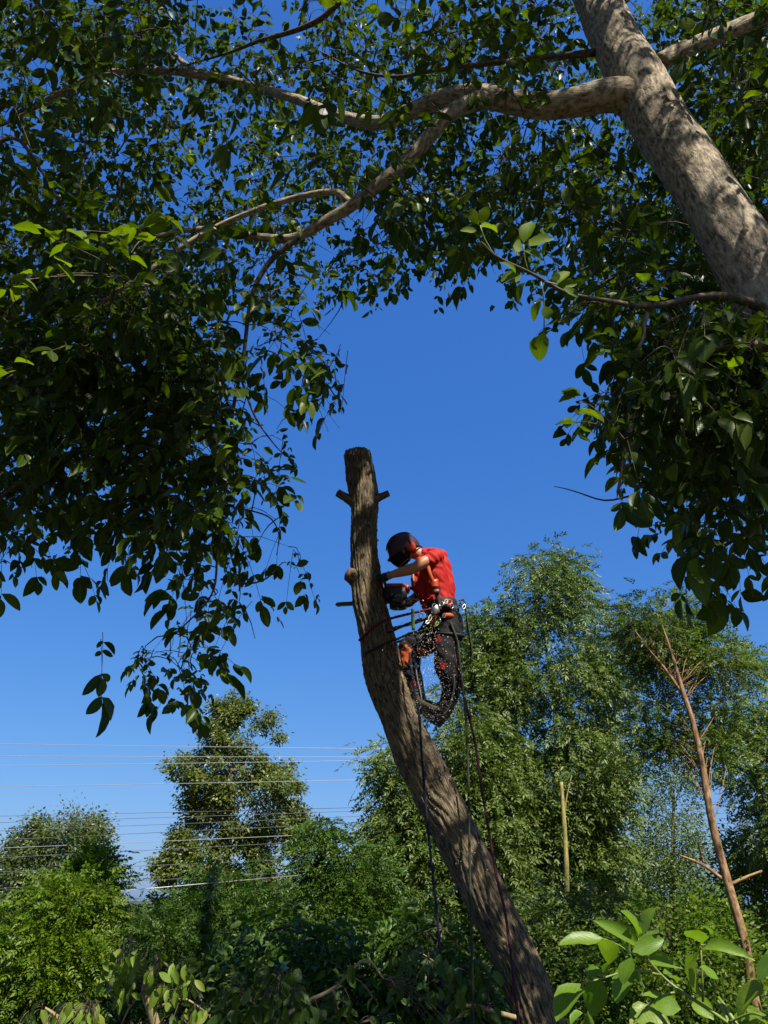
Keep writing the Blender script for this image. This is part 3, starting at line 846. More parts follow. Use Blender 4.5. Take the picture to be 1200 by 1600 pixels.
bough('trunk', [(wal_base + np.array([0, 0, -0.1]), 0.27), (np.array([2.20, 2.45, 1.2]), 0.21), (1300, 640, 3.35, 0.185), (1235, 520, 3.55, 0.166), (1150, 380, 3.85, 0.153), (1090, 280, 4.15, 0.146), (1030, 190, 4.5, 0.158), (1000, 135, 4.7, 0.160), (965, 70, 5.0, 0.150), (932, 0, 5.4, 0.148), (890, -90, 6.1, 0.14), (850, -170, 6.9, 0.12), (830, -240, 7.9, 0.09), (830, -300, 9.2, 0.05), (840, -340, 10.5, 0.02)], 72, 22, 0.006, 15, seed=13)
bough('limb', [(1010, 165, 4.62, 0.13), (965, 148, 4.62, 0.100), (905, 158, 4.62, 0.084), (850, 166, 4.66, 0.076), (800, 160, 4.7, 0.071), (750, 150, 4.75, 0.068), (700, 152, 4.9, 0.060), (650, 170, 5.1, 0.054), (590, 192, 5.4, 0.046), (520, 178, 5.7, 0.040), (450, 150, 6.0, 0.038), (350, 125, 6.3, 0.04), (280, 112, 6.5, 0.034), (215, 110, 6.7, 0.030), (150, 118, 6.8, 0.026), (75, 155, 6.9, 0.022), (10, 192, 7.0, 0.018), (-80, 220, 7.2, 0.01)], 26, 10, 0.005, 9, seed=14)
bough('branch', [(765, 155, 4.72, 0.062), (725, 165, 4.68, 0.050), (690, 190, 4.6, 0.045), (645, 243, 4.55, 0.041), (600, 282, 4.5, 0.038), (550, 322, 4.5, 0.035), (510, 345, 4.5, 0.031), (465, 370, 4.5, 0.027), (425, 373, 4.5, 0.024), (350, 362, 4.5, 0.019), (310, 357, 4.45, 0.015), (230, 372, 4.4, 0.010)], 20, 8, 0.003, 8, seed=15)
bough('branch', [(548, 318, 4.5, 0.024), (520, 300, 4.55, 0.020), (450, 312, 4.6, 0.019), (390, 332, 4.6, 0.018), (325, 362, 4.6, 0.017), (260, 402, 4.55, 0.015), (235, 422, 4.5, 0.014), (150, 480, 4.4, 0.012), (60, 560, 4.3, 0.009), (-20, 610, 4.2, 0.006)], 12, 6, 0.002, 6, seed=16)
bough('branch', [(470, 368, 4.5, 0.020), (428, 402, 4.45, 0.017), (402, 440, 4.4, 0.015), (389, 485, 4.4, 0.013), (380, 560, 4.4, 0.011), (364, 643, 4.4, 0.010), (352, 760, 4.4, 0.008), (340, 860, 4.4, 0.007), (330, 930, 4.4, 0.006), (275, 990, 4.4, 0.004)], 8, 6, 0.001, 6, 'twig_bark', seed=17)
bough('branch', [(255, 404, 4.55, 0.014), (265, 480, 4.5, 0.013), (210, 600, 4.4, 0.012), (120, 630, 4.3, 0.011), (98, 680, 4.2, 0.010), (47, 740, 4.1, 0.009), (-20, 790, 4.0, 0.006)], 8, 6, 0.001, 6, 'twig_bark', seed=18)
bough('branch', [(345, 905, 4.4, 0.007), (385, 912, 4.35, 0.006), (416, 904, 4.3, 0.005), (440, 880, 4.3, 0.003)], 6, 4, 0, mat='twig_bark')
bough('branch', [(352, 790, 4.4, 0.006), (400, 800, 4.35, 0.005), (425, 812, 4.3, 0.004), (436, 838, 4.3, 0.003), (432, 868, 4.3, 0.002)], 6, 4, 0, mat='twig_bark')
bough('branch', [(376, 590, 4.4, 0.007), (398, 650, 4.35, 0.006), (425, 690, 4.3, 0.004), (445, 712, 4.3, 0.002)], 6, 4, 0, mat='twig_bark')
bough('branch', [(398, 545, 4.4, 0.006), (430, 552, 4.35, 0.004), (450, 575, 4.3, 0.003), (480, 590, 4.3, 0.002)], 6, 4, 0, mat='twig_bark')
bough('branch', [(270, 83, 6.6, 0.018), (300, 108, 6.45, 0.026), (345, 122, 6.3, 0.030)], 10, 5, 0.002, 6, seed=19)
bough('branch', [(930, 82, 5.0, 0.026), (880, 88, 5.0, 0.021), (820, 93, 5.0, 0.019), (760, 100, 5.0, 0.017), (690, 108, 5.0, 0.014), (620, 120, 5.1, 0.011), (560, 110, 5.2, 0.008), (500, 80, 5.3, 0.005)], 10, 6, 0.0015, 6, 'twig_bark', seed=20)
bough('branch', [(1030, 100, 4.75, 0.060), (1062, 80, 4.8, 0.052), (1130, 52, 4.9, 0.052), (1210, 18, 5.0, 0.05), (1300, -25, 5.2, 0.044), (1420, -90, 5.6, 0.03), (1550, -150, 6.2, 0.015)], 18, 8, 0.003, 8, seed=21)
bough('branch', [(760, -140, 6.2, 0.04), (640, -70, 6.0, 0.032), (540, -5, 5.9, 0.026), (500, 30, 5.9, 0.022), (455, 50, 6.0, 0.019), (400, 66, 6.1, 0.014), (350, 85, 6.2, 0.01), (260, 110, 6.5, 0.006)], 10, 6, 0.0015, 6, 'twig_bark', seed=22)
bough('branch', [(1255, 560, 3.55, 0.05), (1180, 540, 3.5, 0.034), (1100, 545, 3.5, 0.026), (1030, 590, 3.6, 0.019), (995, 640, 3.7, 0.015), (980, 700, 3.8, 0.011), (965, 770, 3.9, 0.006)], 10, 6, 0.002, 6, seed=23)
bough('branch', [(1235, 500, 3.6, 0.03), (1130, 462, 3.4, 0.017), (1020, 478, 3.2, 0.012), (950, 470, 3.0, 0.009), (885, 457, 2.9, 0.007), (830, 427, 2.85, 0.006), (778, 402, 2.8, 0.005), (752, 378, 2.8, 0.003)], 8, 6, 0, mat='twig_bark')
bough('branch', [(1330, 700, 3.5, 0.03), (1250, 770, 3.6, 0.018), (1165, 832, 3.8, 0.010), (1110, 868, 3.9, 0.007), (1085, 900, 4.0, 0.003)], 8, 6, 0, mat='twig_bark')
bough('branch', [(1020, 475, 3.6, 0.012), (1008, 500, 3.6, 0.011), (1004, 530, 3.6, 0.008), (990, 560, 3.6, 0.005)], 8, 5, 0.001, 6)
bough('branch', [(1000, 590, 3.6, 0.012), (995, 640, 3.6, 0.010), (985, 690, 3.6, 0.007), (982, 720, 3.6, 0.004)], 8, 5, 0.001, 6)
bough('branch', [(985, 775, 3.9, 0.006), (945, 782, 3.9, 0.005), (905, 770, 3.9, 0.004), (885, 764, 3.9, 0.003), (866, 760, 3.9, 0.002)], 6, 3, 0, mat='twig_bark')
bough('branch', [(-40, 250, 4.0, 0.014), (20, 215, 4.0, 0.011), (60, 260, 4.0, 0.008), (95, 320, 4.0, 0.005)], 6, 4, 0, mat='twig_bark', nodes=False)
NODES.append(np.array([D(x, y, d) for x, y, d in ((60, 400, 6.5), (200, 300, 6.5), (420, 250, 7), (640, 300, 7.5), (800, 280, 7.5), (950, 330, 6.5), (900, 40, 8), (1150, 150, 6.5), (1180, 330, 6), (600, 60, 7.5), (100, 20, 8), (200, -100, 9), (500, -200, 9))]))

# how much foliage covers each 50 px of the view (0 none .. 9 solid), the crown's own gaps
GRID = """
777775234575677787346699 88
777774344567778787358778 78
466664155568888844366688 88
246663366678888866566688 88
112554155588888888788999 99
556665227786888888788999 99
777775466644899999899999 99
888886633435888777899999 99
889988534455443322799999 99
999999844321000004899999 99
888888862100000000269999 99
999999852640000000069999 99
758888851630000000379999 99
658888851000000000289999 99
857888772000000000059999 99
866688882000000000048889 86
777588862000000000013366 36
534556633300000000000666 21
000104671400000000000430 00
000016640000000000000000 00
000367530000000000000000 00
000165300000000000000000 00
""".strip().split('\n')
TAU = [0, .14, .28, .44, .60, .80, 1.0, 1.3, 1.7, 2.35]
SUNHOLES = [(YP(685, 880, 5.75), 0.25), (YP(705, 915, 5.75), 0.22), (D(960, 1490, 1.9), 0.40), (D(1100, 1560, 1.9), 0.45), (D(120, 375, 3.3), 0.34), (D(825, 390, 2.85), 0.30),
            (YP(50, 1490, 6.6), 0.8), (YP(120, 1400, 6.8), 0.65), (YP(230, 1540, 4.2), 0.5), (D(1085, 262, 4.0), 0.13), (D(1015, 132, 4.5), 0.09), (D(1150, 378, 3.8), 0.08), (D(1120, 55, 4.9), 0.03), (YP(572, 880, 5.75), 0.10), (YP(600, 1060, 5.7), 0.12), (YP(690, 1260, 5.7), 0.15), (YP(740, 1350, 5.7), 0.12), (YP(835, 1490, 5.7), 0.24), (YP(568, 740, 5.8), 0.05), (YP(580, 980, 5.7), 0.05)]
THIN = [(YP(350, 1405, 11.0), 1.3), (YP(545, 1370, 12.0), 1.2), (YP(240, 1430, 10.0), 0.8), (YP(1040, 1450, 9.0), 1.3), (YP(900, 1420, 10.5), 0.9), (YP(480, 1500, 7.5), 0.6)]


def lit_clear(P, grow=0.0):
    """keep foliage out of the gaps through which the sun reaches the things below"""
    keep = np.ones(len(P), bool)
    for c, rad in SUNHOLES:
        q = P - c
        t = q @ SUN_DIR
        d = np.linalg.norm(q - t[:, None] * SUN_DIR, axis=1)
        keep &= ~((t > 0.25) & (d < rad + grow))
    for c, rad in THIN:
        q = P - c
        t = q @ SUN_DIR
        d = np.linalg.norm(q - t[:, None] * SUN_DIR, axis=1)
        keep &= ~((t > 2.0) & (d < rad) & (np.sin(P[:, 0] * 7.3 + P[:, 1] * 5.1 + P[:, 2] * 6.7) > -0.35))
    return keep


tips = []; tlay = []
for row, line in enumerate(GRID):
    line = line.replace(' ', '')
    for c, ch in enumerate(line):
        tau = TAU[int(ch)]
        if tau == 0: continue
        x0, y0 = c * 50, row * 50 - (46 if row >= 13 else 22 if row >= 11 else 0)
        if row <= 8: layers = ((0.24, 3.6, 5.8), (0.66, 6.2, 11.0))
        elif c < 12: layers = ((0.85, 3.8, 5.9), (0.25, 5.9, 8.5))
        else: layers = ((0.75, 3.0, 5.0), (0.40, 5.0, 8.0))
        for li, (share, d0, d1) in enumerate(layers):
            dm = (d0 + d1) / 2
            a_spray = 0.0125 if li == 0 else 0.0135
            per = a_spray * (F / dm) ** 2 / 2500.0
            n = rng.poisson(tau * share / per / 0.68)
            for _ in range(n):
                tips.append((x0 + rng.uniform(0, 50), y0 + rng.uniform(0, 50), rng.uniform(d0, d1)))
                tlay.append(li)
# columns left of the frame edge, rows above it: the crown goes on
for _ in range(560):
    x, y = rng.uniform(-420, -10), rng.uniform(-100, 860)
    tips.append((x, y, rng.uniform(3.6, 8))); tlay.append(1)
tips = np.array(tips); tlay = np.array(tlay)
TP = D(tips[:, 0], tips[:, 1], tips[:, 2])
# the unseen part of the crown above and behind the picture, thickened to cast dapples
q = rng.normal(0, 1, (15000, 3)); q = unit(q) * (rng.random((15000, 1)) ** 0.4)
Q = np.array([0.6, 2.4, 8.6]) + q * np.array([6.5, 6.8, 3.6])
qx, qy, qz = proj(Q)
out = (qz < 0.3) | (qy < -30) | (qx < -60) | (qx > 1320)
Q = Q[out & (Q[:, 2] > 5.2)][:5400]
TP = np.vstack([TP, Q]); tlay = np.concatenate([tlay, np.full(len(Q), 2)])
keep = lit_clear(TP, 0.09) | ((tlay == 0) & (proj(TP)[1] > 430) & (proj(TP)[1] < 1150) & (proj(TP)[2] < 5.0))
TP = TP[keep]; tlay = tlay[keep]

# twigs: every tip joins the nearest wood
nodes = np.vstack(NODES)
from mathutils import kdtree
d0 = np.array([np.min(np.sum((nodes - p) ** 2, 1)) for p in TP])
order = np.argsort(d0)
nodes_l = list(nodes)
cap = np.zeros((len(nodes) + len(TP) * 3, 3)); cap[:len(nodes)] = nodes; nn = len(nodes)
TB = np.zeros_like(TP)
tA = np.zeros_like(TP); tM = np.zeros_like(TP); tl = np.zeros(len(TP))
for i in order:
    p = TP[i]
    dd = cap[:nn] - p
    dd = np.einsum('ij,ij->i', dd, dd)
    j = int(np.argmin(dd)); b = cap[j]
    ln = math.sqrt(dd[j])
    m_ = (b + p) / 2 + np.array([0, 0, 0.12 * ln]) + rng.normal(0, 0.06 * ln, 3)
    TB[i] = unit(p - m_)
    tA[i] = b; tM[i] = m_; tl[i] = ln
    cap[nn] = m_; cap[nn + 1] = p; nn += 2
rr = 0.0032 + 0.0022 * tl


def make_sprays(P, Bd, lay, r, num=(2, 4)):
    k = r.integers(num[0], num[1], len(P))
    idx = np.repeat(np.arange(len(P)), k)
    n = len(idx)
    ang = r.uniform(0, 2 * math.pi, n)
    A = np.stack([np.cos(ang), np.sin(ang), r.uniform(-0.85, 0.15, n)], 1) * 0.9 + Bd[idx] * 0.7
    N = np.array([0, 0, 1.0]) + r.normal(0, 0.40, (n, 3))
    return P[idx] + r.normal(0, 0.025, (n, 3)), unit(A), N, lay[idx]


SP, SA, SN, SL = make_sprays(TP, TB, tlay, rng)
# nothing of this tree in the open sky where the climber works
GR = np.array([[int(ch) for ch in l.replace(' ', '')] for l in GRID])


def open_sky(P, m=0):
    cx, cy, cz = proj(P)
    gi = np.clip(((cy - m) // 50).astype(int), 0, 21); gj = np.clip((cx // 50).astype(int), 0, 25)
    ins = (cx > 0) & (cx < 1300) & (cy > 0) & (cy < 1600) & (cz > 0)
    return ins & (np.where(cy - m < 1100, GR[gi, gj], 0) == 0)


drop = open_sky(SP + SA * 0.24 + np.array([0, 0, -0.10]), 12) & (rng.random(len(SP)) < 0.66)
drop |= open_sky(SP + SA * 0.12 + np.array([0, 0, -0.04]), 12)
for q_ in (0.0, 0.13, 0.27):
    ux, uy, uz = proj(SP + SA * q_ + np.array([0, 0, -0.5 * q_]))
    tx = np.interp(uy, [-100, 0, 90, 190, 280, 380, 520], [895, 932, 978, 1030, 1090, 1150, 1235])
    tz = np.interp(uy, [-100, 0, 190, 280, 520], [6.2, 5.4, 4.5, 4.15, 3.55])
    drop |= (np.abs(ux - tx) < np.interp(uy, [0, 450], [62, 105])) & (uy < 470) & (uy > -150) & (uz < tz) & (uz > 0) & (rng.random(len(SP)) < 0.93)
SP, SA, SN, SL = SP[~drop], SA[~drop], SN[~drop], SL[~drop]
bare = open_sky(tM) | open_sky(TP) | (tl > 1.3)
for p_ in (tA * 0.5 + tM * 0.5, tM, TP * 0.5 + tM * 0.5, TP):
    ux, uy, uz = proj(p_)
    tx = np.interp(uy, [-100, 0, 90, 190, 280, 380, 520], [895, 932, 978, 1030, 1090, 1150, 1235])
    tz = np.interp(uy, [-100, 0, 190, 280, 520], [6.2, 5.4, 4.5, 4.15, 3.55])
    bare |= (np.abs(ux - tx) < 90) & (uy < 480) & (uy > -150) & (uz < tz) & (uz > 0)
bk = ~bare
batch_tubes('twigs', tA[bk], tM[bk], TP[bk], rr[bk] * 1.3, rr[bk], np.full(bk.sum(), 0.0018), 'twig_bark', wal, 3, 4)
allL = []
rachs = []
for pairs, sel in ((3, rng.random(len(SP)) < 0.6), (2, None)):
    if sel is None: sel = ~prev
    prev = sel
    RLn = rng.uniform(0.15, 0.27, sel.sum())
    arr, pos = pinnate(SP[sel], SA[sel], SN[sel], pairs, RLn, 0.088, 0.046, rng, droop=0.55, term=1.2)
    lay = SL[sel]
    allL.append(arr[:5] + [lay[arr[5]]])
    near = lay == 0
    pts = [pos(np.full(sel.sum(), t))[near] for t in (0, 0.5, 1.0)]
    rachs.append(pts)
LP, LA, LN, LL, LW, LLAY = [np.concatenate(x) for x in zip(*allL)]
f_ = np.exp(rng.normal(0, 0.24, len(LP))) * np.where(rng.random(len(LP)) < 0.12, 0.6, 1.0); LL = LL * f_; LW = LW * f_ * rng.uniform(0.8, 1.15, len(LP))
kp = lit_clear(LP) | ((LLAY == 0) & (proj(LP)[1] > 430) & (proj(LP)[1] < 1150) & (proj(LP)[2] < 5.1))
cx, cy, cz = proj(LP + LA * LL[:, None] * 0.5)
inside = (cx > 0) & (cx < 1300) & (cy > 0) & (cy < 1600) & (cz > 0)
kp &= ~(inside & (cz < 1.6))
kp &= ~(open_sky(LP + LA * LL[:, None]) & (cx > 500) & (cx < 840) & (cy > 490))
LP, LA, LN, LL, LW, LLAY, cx, cy, cz = [a[kp] for a in (LP, LA, LN, LL, LW, LLAY, cx, cy, cz)]
ra = [np.vstack([p[k] for p in rachs]) for k in range(3)]
rk = lit_clear(ra[1]); ra = [a[rk] for a in ra]; nr = len(ra[0])
batch_tubes('leaf_stalks', ra[0], ra[1], ra[2], np.full(nr, .0022), np.full(nr, .0018), np.full(nr, .0013), 'twig_bark', wal, 3, 4)
# the 300 leaves that show largest are parts of their own
inview = (cx > 8) & (cx < 1192) & (cy > 8) & (cy < 1592) & (cz > 0)
An = unit(LA); Nn_ = unit(LN - An * np.sum(LN * An, 1, keepdims=True))
facing = np.abs(np.sum(Nn_ * unit(LP - CAM), 1))
size = np.where(inview, LL * LW * (0.25 + facing) / np.maximum(cz, 0.5) ** 2, 0)
big = np.argsort(-size)[:165]
isbig = np.zeros(len(LP), bool); isbig[big] = True
LEAF_T = []
for k in range(5):
    V, Fc, U = leaf_template([0, 0.06, 0.22, 0.42, 0.62, 0.80, 0.93, 1], [0, 0.25, 0.78, 1.0, 0.95, 0.68, 0.26, 0], 0.05 + 0.09 * k, 0.06 + 0.10 * k)
    V[:, 2] += 0.035 * np.sin(V[:, 1] * 9 + k * 1.7) * np.abs(V[:, 0]) * 2 + 0.05 * np.sin(V[:, 1] * 4 + k) * V[:, 0]
    V[:, 0] += 0.05 * np.sin(V[:, 1] * 3.0) * (k - 2) / 2
    LEAF_T.append((V, Fc, U))


def leaf_data(name, mat):
    out_ = []
    for V, Fc, U in LEAF_T:
        ff = [i for f in Fc for i in f]
        W = V.copy(); W[:, 0] *= 1.0
        # a stalk under the blade keeps the leaf joined to its twig
        me = np_mesh(name, W, ff, [len(f) for f in Fc], U[ff], np.zeros(len(Fc)), True)
        me.materials.append(MATS[mat]); out_.append(me)
    return out_


def leaf_part(name, data, parent, P, A, N, L, W):
    A = unit(A); N = unit(N - A * (N @ A)); B = np.cross(A, N)
    o = bpy.data.objects.new(name, data[rng.integers(len(data))])
    COL.objects.link(o)
    o.parent = parent
    q = P - ORG[parent.name]
    o.matrix_local = Matrix(((B[0] * W, A[0] * L, N[0] * L, q[0]), (B[1] * W, A[1] * L, N[1] * L, q[1]), (B[2] * W, A[2] * L, N[2] * L, q[2]), (0, 0, 0, 1)))
    return o


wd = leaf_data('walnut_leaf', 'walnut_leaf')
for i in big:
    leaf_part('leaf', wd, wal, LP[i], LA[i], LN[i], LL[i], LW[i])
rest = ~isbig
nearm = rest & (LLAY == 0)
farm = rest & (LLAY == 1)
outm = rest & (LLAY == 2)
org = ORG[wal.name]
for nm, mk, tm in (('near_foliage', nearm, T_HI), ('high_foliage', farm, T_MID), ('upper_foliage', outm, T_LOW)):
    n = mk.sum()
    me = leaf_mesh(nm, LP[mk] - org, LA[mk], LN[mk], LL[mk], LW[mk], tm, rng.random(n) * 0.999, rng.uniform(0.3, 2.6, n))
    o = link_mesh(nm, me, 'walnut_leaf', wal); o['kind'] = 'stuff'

# clusters whose brighter leaf colour stands for sunlight, then the young sunlit sprig
yd = leaf_data('young_and_lit_tint_leaf', 'young_and_lit_tint_leaf')
LIT_TINT_SPOTS = [(75, 372, 3.0), (105, 362, 3.05), (160, 372, 3.0), (205, 395, 3.0), (215, 352, 3.1), (262, 335, 3.1), (20, 440, 3.0), (70, 432, 3.0), (345, 665, 3.6), (372, 690, 3.6), (268, 590, 3.6), (535, 15, 4.2), (650, 65, 4.0), (895, 660, 3.0), (905, 625, 3.0), (1000, 430, 3.2), (20, 575, 3.2), (170, 90, 4.8), (590, 20, 4.4), (1130, 560, 3.2), (95, 30, 4.6), (300, 250, 4.4), (430, 190, 4.4), (500, 420, 4.2), (720, 30, 4.4), (860, 250, 4.4), (930, 330, 4.0), (1160, 160, 4.3), (60, 300, 3.6), (140, 470, 3.8), (235, 640, 4.0), (330, 560, 4.2), (1080, 720, 3.4), (960, 560, 3.6), (620, 300, 4.4)]
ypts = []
for x, y, d in LIT_TINT_SPOTS:
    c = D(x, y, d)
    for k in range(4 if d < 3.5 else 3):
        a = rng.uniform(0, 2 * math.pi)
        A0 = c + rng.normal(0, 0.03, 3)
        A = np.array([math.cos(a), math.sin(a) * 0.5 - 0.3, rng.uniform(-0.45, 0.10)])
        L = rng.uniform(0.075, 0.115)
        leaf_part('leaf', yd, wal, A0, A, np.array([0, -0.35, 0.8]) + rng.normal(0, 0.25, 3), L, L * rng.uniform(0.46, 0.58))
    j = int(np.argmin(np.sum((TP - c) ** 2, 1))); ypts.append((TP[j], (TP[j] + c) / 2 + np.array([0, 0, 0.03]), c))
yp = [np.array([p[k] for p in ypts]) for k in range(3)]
batch_tubes('lit_tint_stalks', yp[0], yp[1], yp[2], np.full(len(ypts), .003), np.full(len(ypts), .0025), np.full(len(ypts), .002), 'twig_bark', wal)
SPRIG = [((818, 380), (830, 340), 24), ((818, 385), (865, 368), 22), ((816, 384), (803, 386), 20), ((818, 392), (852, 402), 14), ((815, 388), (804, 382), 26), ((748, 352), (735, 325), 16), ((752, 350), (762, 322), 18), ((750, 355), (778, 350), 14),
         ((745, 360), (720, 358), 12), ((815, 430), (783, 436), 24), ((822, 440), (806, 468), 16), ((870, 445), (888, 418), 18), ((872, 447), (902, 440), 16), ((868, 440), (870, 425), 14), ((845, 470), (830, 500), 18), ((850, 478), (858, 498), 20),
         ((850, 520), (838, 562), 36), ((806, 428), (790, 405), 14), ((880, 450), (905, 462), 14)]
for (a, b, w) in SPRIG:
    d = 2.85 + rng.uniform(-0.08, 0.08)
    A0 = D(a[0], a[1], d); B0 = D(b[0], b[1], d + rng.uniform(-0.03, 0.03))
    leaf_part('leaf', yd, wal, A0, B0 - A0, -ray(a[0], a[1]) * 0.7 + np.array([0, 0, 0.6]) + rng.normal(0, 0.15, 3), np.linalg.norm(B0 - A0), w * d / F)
mb = MB()
for pts in ([(826, 425), (820, 405), (818, 382)], [(775, 402), (758, 375), (750, 352)], [(850, 440), (866, 443), (872, 446)], [(845, 440), (850, 470), (850, 520)], [(800, 412), (806, 428)]):
    mb.tube([D(x, y, 2.86) for x, y in pts], [0.0025] * len(pts), 5, 2)
mb.build('sprig_stalk', 'green_stem', wal)
# ------------------------------------------------------------------ foreground sapling, lower right
sap_base = np.array([1.15, 1.55, 0.0])
sap = thing('walnut_sapling', 'bright green walnut sapling with large leaves in the lower right foreground', 'sapling', tuple(sap_base))
c7 = lambda x, y, d: D(800 + x / 3, 1200 + y / 3, d)
mb = MB(); mb.tube([sap_base + np.array([0, 0, -0.05]), sap_base + np.array([-0.02, 0.05, 0.45]), c7(1090, 1260, 1.75), c7(1010, 1195, 1.78), c7(920, 1130, 1.8), c7(790, 1045, 1.85), c7(700, 970, 1.88), c7(620, 870, 1.9), c7(592, 800, 1.92)],
              [0.009, 0.007, 0.0050, 0.0045, 0.0042, 0.0038, 0.0032, 0.0025, 0.0018], 10, 6)
mb.build('stem', 'green_stem', sap)
for pts in ([(790, 1050, 1.85), (720, 1062, 1.84), (640, 1115, 1.82), (570, 1195, 1.8)], [(895, 1095, 1.82), (890, 930, 1.84), (886, 855, 1.86)], [(640, 890, 1.89), (560, 870, 1.9), (500, 830, 1.9), (430, 800, 1.9)], [(700, 970, 1.88), (560, 950, 1.86), (410, 990, 1.84), (330, 1010, 1.82)],
            [(1010, 1195, 1.78), (1120, 1150, 1.75), (1200, 1160, 1.72), (1215, 1030, 1.72), (1230, 880, 1.72)]):
    mb = MB(); mb.tube([c7(*p) for p in pts], np.linspace(0.0030, 0.0015, len(pts)), 7, 5); mb.build('leaf_stalk', 'green_stem', sap)
sdn = leaf_data('sapling_leaf', 'sapling_leaf')
SAPL = [((430, 800), (222, 805), 62), ((600, 830), (425, 715), 58), ((592, 785), (552, 660), 62), ((600, 790), (655, 650), 62), ((430, 800), (460, 882), 84), ((600, 795), (682, 765), 76), ((560, 870), (712, 795), 64), ((520, 835), (578, 862), 56), ((640, 890), (765, 908), 52),
        ((560, 885), (510, 1005), 74), ((335, 1012), (195, 1142), 108), ((412, 990), (375, 1148), 92), ((560, 905), (480, 1092), 80), ((872, 868), (812, 1050), 80), ((893, 822), (828, 752), 84), ((890, 850), (1115, 848), 52), ((880, 930), (968, 985), 72), ((1225, 870), (1152, 990), 110),
        ((1215, 1035), (1010, 1120), 104), ((792, 1132), (662, 1092), 78), ((745, 1205), (600, 1165), 118), ((850, 1090), (935, 1150), 70), ((1195, 1160), (1005, 1192), 92), ((700, 1058), (615, 1062), 30), ((1130, 1165), (1215, 1200), 70), ((335, 1150), (272, 1172), 44), ((352, 1150), (362, 1210), 50),
        ((775, 1005), (728, 940), 70), ((640, 1110), (560, 1190), 66), ((420, 950), (350, 965), 50), ((480, 900), (415, 940), 60), ((930, 780), (922, 730), 20), ((600, 930), (590, 1030), 60), ((1100, 1130), (1150, 1200), 70)]
for a, b, w in SAPL:
    d = 1.86 + rng.uniform(-0.10, 0.08)
    A0 = c7(a[0], a[1], d); B0 = c7(b[0], b[1], d + rng.uniform(-0.07, 0.05))
    leaf_part('leaf', sdn, sap, A0, B0 - A0, -ray(800 + a[0] / 3, 1200 + a[1] / 3) * 0.55 + np.array([0, 0, 0.75]) + rng.normal(0, 0.30, 3), np.linalg.norm(B0 - A0), w / 3 * d / F * 1.22)

# ------------------------------------------------------------------ cut boughs with wilting leaves
def cut_bough(name, label, main, subs, boxes, nleaf, dd, mat, size, seed, bark='pale_bark', fruit=()):
    r = np.random.default_rng(seed)
    b = D(*main[0][:3])
    root = thing(name, label, 'branch', (b[0], b[1], 0.0), 'cut boughs lying in the thicket')
    P = np.array([D(*p[:3]) for p in main])
    mb = MB(); mb.tube(P, [p[3] for p in main], 10, 6, disp=bark_disp(0.0015, 6, seed)); mb.build('branch', bark, root)
    nds = [spline(P, np.ones(len(P)), 5)[0]]
    for s_ in subs:
        Q = np.array([D(*p) for p in s_])
        mb = MB(); mb.tube(Q, np.linspace(0.008, 0.003, len(Q)), 6, 4); mb.build('twig', bark, root)
        nds.append(spline(Q, np.ones(len(Q)), 4)[0])
    nds = np.vstack(nds)
    data = leaf_data(name + '_leaf', mat)
    st = MB()
    for i in range(nleaf):
        bx = boxes[r.integers(len(boxes))]
        p = D(r.uniform(bx[0], bx[1]), r.uniform(bx[2], bx[3]), dd + r.uniform(-0.35, 0.35))
        n_ = nds[np.argmin(np.sum((nds - p) ** 2, 1))]
        ln = np.linalg.norm(n_ - p)
        st.tube([n_, (n_ + p) / 2 + np.array([0, 0, 0.1 * ln]), p], [0.003, 0.002, 0.0015], 4, 2, caps=(False, False))
        A = unit(r.normal(0, 0.55, 3) + np.array([0, -0.1, -0.75]))
        N = np.array([0, -0.8, 0.5]) + r.normal(0, 0.5, 3)
        L = size * r.uniform(0.7, 1.25)
        leaf_part('leaf', data, root, p, A, N, L, L * r.uniform(0.40, 0.55))
    s = st.build('leaf_stalks', 'twig_bark', root); s['kind'] = 'stuff'
    for f in fruit:
        mb = MB(); c = D(*f); mb.ellipsoid(c, (0.021, 0, 0), (0, 0.021, 0), (0, 0, 0.023)); mb.build('fruit', 'fruit_green', root)
    return root


cut_bough('cut_bough', 'cut bough with pale bent limb and wilting yellowish leaves at lower left', [(262, 1680, 4.0, 0.03), (240, 1590, 4.05, 0.024), (228, 1555, 4.1, 0.022), (232, 1528, 4.1, 0.021), (245, 1508, 4.1, 0.016), (252, 1490, 4.15, 0.008)],
          [[(230, 1545, 4.1), (205, 1570, 4.0), (190, 1600, 4.0)], [(236, 1518, 4.1), (222, 1515, 4.1), (205, 1500, 4.1), (190, 1480, 4.1)], [(250, 1500, 4.1), (275, 1520, 4.1), (300, 1540, 4.1), (318, 1560, 4.1)], [(205, 1500, 4.1), (204, 1470, 4.2), (208, 1450, 4.2)], [(245, 1575, 4.0), (285, 1560, 4.0), (320, 1580, 4.0)]],
          [(165, 215, 1490, 1560), (185, 250, 1480, 1530), (250, 330, 1525, 1600), (230, 300, 1490, 1560)], 150, 4.1, 'wilted_leaf', 0.072, 51)
cut_bough('cut_bough', 'cut leafy tips showing along the bottom edge at far left', [(150, 1680, 3.4, 0.015), (110, 1620, 3.4, 0.012), (90, 1590, 3.4, 0.009), (70, 1575, 3.4, 0.005)],
          [[(110, 1620, 3.4), (130, 1590, 3.4), (140, 1575, 3.4)], [(150, 1650, 3.4), (60, 1615, 3.4), (30, 1600, 3.4)]],
          [(40, 150, 1565, 1615), (95, 160, 1560, 1600), (20, 160, 1590, 1640)], 60, 3.4, 'wilted_leaf', 0.070, 52)
